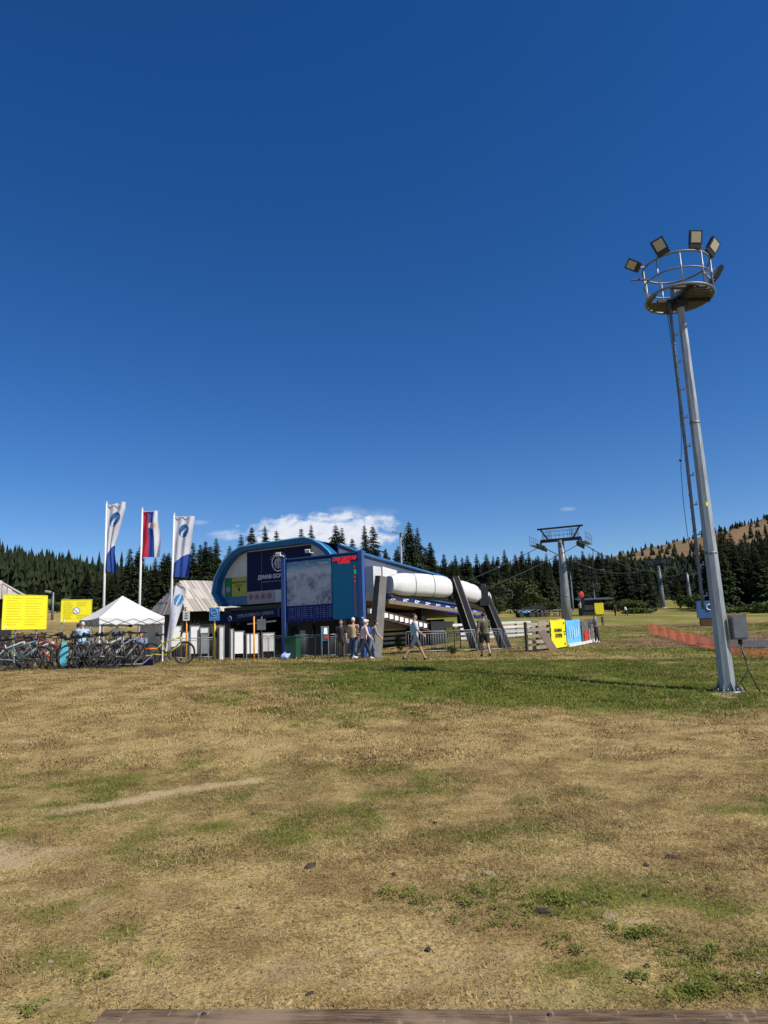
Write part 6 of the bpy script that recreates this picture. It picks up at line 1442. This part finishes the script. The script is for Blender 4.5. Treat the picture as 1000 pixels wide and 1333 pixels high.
# ------------------------------------------------------------------ people
def remesh(b, name, m, vox, dec, parent, smooth=True):
    me = b.mesh(name, m); o = bpy.data.objects.new('tmp', me); COL.objects.link(o)
    r = o.modifiers.new('r', 'REMESH'); r.mode = 'VOXEL'; r.voxel_size = vox; r.use_smooth_shade = True
    s = o.modifiers.new('s', 'SMOOTH'); s.iterations = 3; s.factor = .5
    d = o.modifiers.new('d', 'DECIMATE'); d.ratio = dec
    bpy.context.view_layer.update(); me2 = bpy.data.meshes.new_from_object(o.evaluated_get(bpy.context.evaluated_depsgraph_get()))
    bpy.data.objects.remove(o); me2.name = name; me2.materials.clear(); me2.materials.append(m)
    q = bpy.data.objects.new(name, me2); COL.objects.link(q); q.parent = parent; return q
def person(px, Y, rz, Hh, label, shirt, pants, hairm, shoem=None, leg=((0,0),(0,0)), arm=((0,.12,.1),(0,.12,.1)), lean=0.0, sleeve=.5, plen=1.0, head=(0,0), sit=False, build=1.0, hair='short', extra=None, pz=None, skin=M_skin, loc=None):
    p = loc if loc is not None else G(px, Y)
    if pz is not None: p.z += pz
    t = thing('person', label, 'person', p, rz); k = Hh/1.75; W_ = build
    V_ = Vector
    hipz = .93
    def legj(side, hip, knee):
        a = V_((.095*side*W_,0,hipz)); d = V_((0, math.sin(hip), -math.cos(hip))); kn = a+d*.44; d2 = V_((0, math.sin(hip-knee), -math.cos(hip-knee))); an = kn+d2*.42; return a, kn, an, d2
    LJ = [legj(-1,*leg[0]), legj(1,*leg[1])]
    low = min(j[2].z for j in LJ)
    dz = (.075-low) if not sit else 0
    if sit: dz = .50-hipz if sit is True else sit-hipz
    sh = V_((0,math.sin(lean),math.cos(lean)))
    def U(v): return (V_(v)+V_((0,0,dz)))*k
    pel = V_((0,0,hipz)); ch = pel+sh*.42; nk = pel+sh*.56; hd = pel+sh*.71+V_((0,.02+head[0],0))
    body = MB()
    def tb(bm_, pts, rs, n=12): bm_.tube([U(p_) for p_ in pts], [r*k for r in rs], n)
    tb(body, [pel-sh*.05, pel+sh*.12, pel+sh*.3, ch, nk], [.125*W_,.115*W_,.135*W_,.125*W_,.06], 14)
    body.ball(U(pel+sh*.36), V_((.165*W_,.10*W_,.17))*k, 14, 9); body.ball(U(pel), V_((.155*W_,.115*W_,.12))*k, 14, 9)
    tb(body, [nk-sh*.04, hd-sh*.05],[.055,.052])
    body.ball(U(hd+V_((0,.0,.03))), V_((.076,.095,.115))*k, 14, 10); body.ball(U(hd+V_((0,.045,-.035))), V_((.05,.05,.06))*k, 10, 8)
    body.ball(U(hd+V_((0,.105,.005))), V_((.013,.02,.022))*k, 8, 6)
    for s in (-1,1): body.ball(U(hd+V_((.078*s,0,.01))), V_((.012,.022,.032))*k, 8, 6)
    top = MB(); bot = MB(); shoes = []
    for (a, kn, an, d2), s in zip(LJ, (-1,1)):
        tb(body, [a, a.lerp(kn,.5), kn, kn.lerp(an,.35), an],[.082*W_,.072*W_,.052,.052,.036])
        ft = an+V_((0,.10,-.045)); tb(body, [an, an+V_((0,.05,-.035)), ft+V_((0,.05,-.01))],[.038,.036,.025],8)
        e = a.lerp(kn, min(1,plen*2)) if plen <= .5 else kn
        if plen > .5: ee = kn.lerp(an, (plen-.5)*2*.95); tb(bot, [a, a.lerp(kn,.5), kn, ee],[.105*W_,.090*W_,.072,.062])
        else: tb(bot, [a, a.lerp(kn,.5), a.lerp(kn, plen*2)],[.108*W_,.098*W_,.092])
        so = MB(); tb(so, [an+V_((0,-.05,-.045)), an+V_((0,.05,-.045)), an+V_((0,.17,-.055))],[.042,.045,.032],10); so.ball(U(an+V_((0,-.01,-.01))), V_((.044,.055,.04))*k, 10, 6); shoes.append(so)
    tb(bot, [pel-sh*.06, pel, pel+sh*.09],[.13*W_,.15*W_,.135*W_],14)
    for s, (fwd_, abd, elb) in zip((-1,1), arm):
        shd = pel+sh*.50+V_((.185*s*W_,0,0)); d = V_((math.sin(abd)*s, math.sin(fwd_)*math.cos(abd), -math.cos(fwd_)*math.cos(abd))); el = shd+d*.29
        f2 = fwd_+elb; d2 = V_((math.sin(abd*.4)*s, math.sin(f2), -math.cos(f2))).normalized(); wr = el+d2*.25
        tb(body, [pel+sh*.49, shd, shd.lerp(el,.4), el, el.lerp(wr,.3), wr],[.07,.055,.045,.037,.038,.024],10)
        pm = wr+d2*.055; body.ball(U(pm), V_((.022,.038,.05))*k, 10, 7)
        sx = V_((0,1,0)) - d2*d2.y; sx.normalize(); cn = d2.cross(sx)
        for q_, ln in ((-1.5,.055),(-.5,.068),(.5,.062),(1.5,.048)):
            b0 = wr+d2*.085+sx*q_*.018; tb(body, [b0, b0+d2*ln*.55, b0+d2*ln*.9-cn*s*.014],[.0105,.0095,.008],6)
        b0 = wr+d2*.03+sx*.03; tb(body, [b0, b0+sx*.025+d2*.025, b0+sx*.03+d2*.055],[.012,.0105,.009],6)
        if sleeve > .5: tb(top, [pel+sh*.48, shd, el, el.lerp(wr,(sleeve-.5)*2*.92)],[.085,.072,.056,.044],12)
        else: tb(top, [pel+sh*.48, shd, shd.lerp(el, sleeve*2)],[.09,.075,.064],12)
    tb(top, [pel-sh*.02, pel+sh*.12, pel+sh*.3, pel+sh*.45, pel+sh*.54],[.150*W_,.142*W_,.155*W_,.15*W_,.075],16); top.ball(U(pel+sh*.37), V_((.19*W_,.125*W_,.17))*k, 14, 9)
    remesh(body, 'body', skin, .0125, .35, t); remesh(top, 'shirt' if sleeve <= .5 else 'jacket', shirt, .016, .4, t); remesh(bot, 'shorts' if plen <= .5 else 'trousers', pants, .016, .4, t)
    for so in shoes: so.build('shoe', shoem or M_dark, t)
    hm = MB(); c_ = hd+V_((0,-.012,.045))
    if hair != 'none':
        hm.ball(U(c_+V_((0,0,.012))), V_((.086,.100,.098))*k, 14, 10)
        if hair == 'long': hm.ball(U(c_+V_((0,-.06,-.08))), V_((.075,.06,.13))*k, 12, 8)
        if hair == 'cap': hm.v = [v for v in hm.v]; hm.tube([U(c_+V_((0,.05,.03))), U(c_+V_((0,.15,.015)))],[.07*k,.055*k],10)
        hv = []; base = U(c_)
        for v in hm.v:
            v = Vector(v); f_ = (v.y-base.y); 
            if f_ > .03*k and v.z < base.z+.02*k and hair != 'cap': v.y = base.y+.03*k
            hv.append(tuple(v))
        hm.v = hv; hm.build('hair' if hair != 'cap' else 'cap', hairm, t)
    for s in (-1,1): e_ = MB(); e_.ball(U(hd+V_((.03*s,.088,.035))), V_((.010,.006,.007))*k, 6, 5); e_.build('eye', M_ink, t)
    if extra: extra(t, U, pel, sh, k)
    return t
hair_d, hair_g, hair_b = mat('dark_hair',(.02,.014,.01),.8), mat('white_hair',(.62,.60,.56),.8), mat('brown_hair',(.06,.035,.02),.8)
cl = lambda n, c: mat(n, c, .85, 0, .12, 9, .2, 25)
def backpack(m, m2):
    def f(t, U, pel, sh, k):
        b = MB(); b.ball(U(pel+sh*.34+Vector((0,-.22,0))), Vector((.16,.12,.24))*k, 12, 9); b.build('backpack', m, t); b = MB(); b.ball(U(pel+sh*.24+Vector((0,-.29,0))), Vector((.11,.08,.12))*k, 12, 7); b.build('backpack_pocket', m2, t)
    return f
def strap(t, U, pel, sh, k):
    b = MB(); pts = [(.15,-.02,.52),(.06,-.15,.42),(-.08,-.165,.2),(-.17,-.10,.04)]; b.tube([U(pel+sh*z+Vector((x,y,0))) for x,y,z in pts], .018*k, 6); b.build('bag_strap', M_black, t); b = MB(); b.ball(U(pel+Vector((-.20,-.06,.02))), Vector((.06,.10,.09))*k, 10, 7); b.build('shoulder_bag', cl('olive_bag',(.05,.05,.03)), t)
person(445,31.8,math.radians(178),1.70,'man in a black T-shirt and dark trousers facing the camera under the map board',cl('black_tshirt',(.02,.02,.022)),cl('charcoal_trousers',(.06,.055,.05)),hair_b,leg=((.05,.05),(-.05,.02)),arm=((.1,.15,.3),(-.1,.15,.2)),sleeve=.45)
person(461,31.2,math.radians(-15),1.74,'white haired man in a beige shirt and blue jeans seen from behind',cl('beige_shirt',(.40,.29,.18)),cl('blue_jeans',(.05,.09,.18)),hair_g,M_white,leg=((.12,.05),(-.12,.1)),arm=((.15,.12,.3),(-.1,.12,.2)),sleeve=.5,build=1.05)
person(474,30.6,math.radians(-70),1.72,'woman in a pink top, white cap and black leggings striding right with raised hand',cl('pale_pink_top',(.62,.48,.48)),cl('black_leggings',(.015,.015,.017)),cl('white_cap',(.6,.58,.56)),M_white,leg=((.5,.15),(-.42,.35)),arm=((2.2,.3,1.6),(.2,.2,.5)),lean=.12,sleeve=.95,plen=.95,hair='cap')
person(484,32.0,math.radians(-80),1.68,'person with a blue and red backpack behind the striding woman',cl('grey_top',(.22,.23,.26)),cl('light_jeans',(.12,.17,.28)),hair_d,leg=((.25,.1),(-.2,.2)),lean=.35,arm=((.5,.15,.4),(.3,.15,.4)),sleeve=.8,extra=backpack(cl('pack_blue',(.03,.08,.25)),cl('pack_red',(.55,.03,.05))))
person(541,27.5,math.radians(-84),1.80,'man in a light blue T-shirt and grey shorts walking to the right',cl('light_blue_tshirt',(.36,.46,.56)),cl('grey_blue_shorts',(.07,.075,.09)),hair_d,M_dark,leg=((.48,.08),(-.42,.25)),arm=((-.25,.12,.25),(.35,.12,.5)),sleeve=.5,plen=.46)
person(632,29.5,math.radians(12),1.74,'man in an olive T-shirt and black shorts walking away with a shoulder bag',cl('olive_tshirt',(.085,.08,.045)),cl('black_shorts',(.016,.016,.018)),hair_d,M_dark,leg=((.2,.1),(-.2,.25)),arm=((-.2,.18,.2),(.25,.2,.35)),sleeve=.48,plen=.42,build=1.15,extra=strap)
person(105.5,29.3,math.radians(20),1.74,'person in a light blue shirt and pale cap standing behind the bicycles',cl('sky_shirt',(.30,.45,.62)),cl('dark_trousers',(.04,.04,.05)),cl('pale_cap',(.5,.46,.38)),leg=((.05,.05),(-.05,.05)),arm=((.6,.2,.8),(.5,.2,.8)),lean=.22,hair='cap',build=1.1)
person(99.5,29.8,math.radians(10),1.70,'dark haired person just left of the one in the light blue shirt',cl('dark_shirt',(.03,.035,.05)),cl('dark_trousers',(.04,.04,.05)),hair_d,leg=((.05,.05),(-.05,.05)),lean=.1)
person(151.5,30.8,math.radians(175),1.78,'person in a white T-shirt standing at the front tent leg',cl('white_tshirt',(.62,.62,.62)),cl('grey_trousers',(.10,.10,.11)),hair_d,leg=((.05,.05),(-.05,.05)),arm=((.7,.2,.9),(.3,.2,.5)))
person(170,30.6,math.radians(165),1.72,'person in dark clothes seated on the left inside the tent',cl('black_tshirt',(.02,.02,.022)),cl('charcoal_trousers',(.06,.055,.05)),hair_d,leg=((1.5,1.5),(1.4,1.5)),arm=((.6,.15,.8),(.5,.15,.9)),sit=.58,lean=.1)
person(183.5,30.3,math.radians(185),1.76,'person in a grey blue shirt seated on the right inside the tent',cl('denim_shirt',(.13,.18,.27)),cl('charcoal_trousers',(.06,.055,.05)),hair_d,leg=((1.5,1.5),(1.4,1.5)),arm=((.7,.2,.9),(.6,.2,.9)),sit=.50,lean=.15,build=1.1)
for px, rzz, lb in ((170.3,165,'folding chair under the left seated person'),(183.7,185,'folding chair under the right seated person')):
    q_ = G(px, 30.9); t_ = thing('camp_chair', lb, 'chair', q_, math.radians(rzz)); b = MB(); b.box((0,.1,.40),(.48,.45,.03)); b.build('seat', M_dark, t_); b = MB(); b.box((0,-.14,.66),(.48,.03,.45)); b.build('backrest', M_dark, t_)
    for x in (-.22,.22):
        for y in (-.12,.3): b = MB(); b.box((x,y,.19),(.03,.03,.38)); b.build('leg', M_galvd, t_)
person(777.5,41.0,math.radians(60),1.66,'person in long dark clothes standing at the far end of the bannered fence',cl('grey_jumper',(.16,.16,.18)),cl('black_trousers',(.012,.012,.014)),hair_d,M_white,leg=((.08,.05),(-.08,.05)),sleeve=.9,plen=.97,arm=((.5,.1,1.2),(.4,.1,1.2)))
person(785,62,math.radians(30),1.0,'small child in dark clothes alone on the slope right of the fence end',cl('dark_shirt',(.03,.035,.05)),cl('dark_trousers',(.04,.04,.05)),hair_d,leg=((.1,.05),(-.1,.05)))
person(801.5,84,math.radians(-40),1.35,'dark clad person, left one of two far away on the grass slope',cl('dark_shirt',(.03,.035,.05)),cl('black_trousers',(.012,.012,.014)),hair_b,leg=((.2,.05),(-.2,.05)))
person(816,86,math.radians(40),1.2,'person in a pale top, right one of two far away on the grass slope',cl('white_tshirt',(.62,.62,.62)),cl('black_trousers',(.012,.012,.014)),hair_b,leg=((.2,.05),(-.2,.05)),lean=.3)
person(757,86,math.radians(150),1.78,'person beside the kiosk in a pale top',cl('white_tshirt',(.62,.62,.62)),cl('charcoal_trousers',(.06,.055,.05)),hair_d)
def flagman():
    p = G(758.5,84.5); t = thing('feather_sign', 'dark feather sign with a red head standing left of the kiosk', 'feather sign', p, 0); b = MB(); b.tube([(0,0,0),(0,0,2.9)],.03,6); b.build('pole', M_dark, t); b = MB(); b.ball((.05,0,2.5),(.32,.06,.42),10,8); b.build('red_head', M_red, t); b = MB(); b.prism([(-.1,.6),(.3,.6),(.35,2.1),(-.05,2.1)],0,.05,lambda x,z,a:(x,-.05-a,z)); b.build('sail', M_anth, t)
flagman()
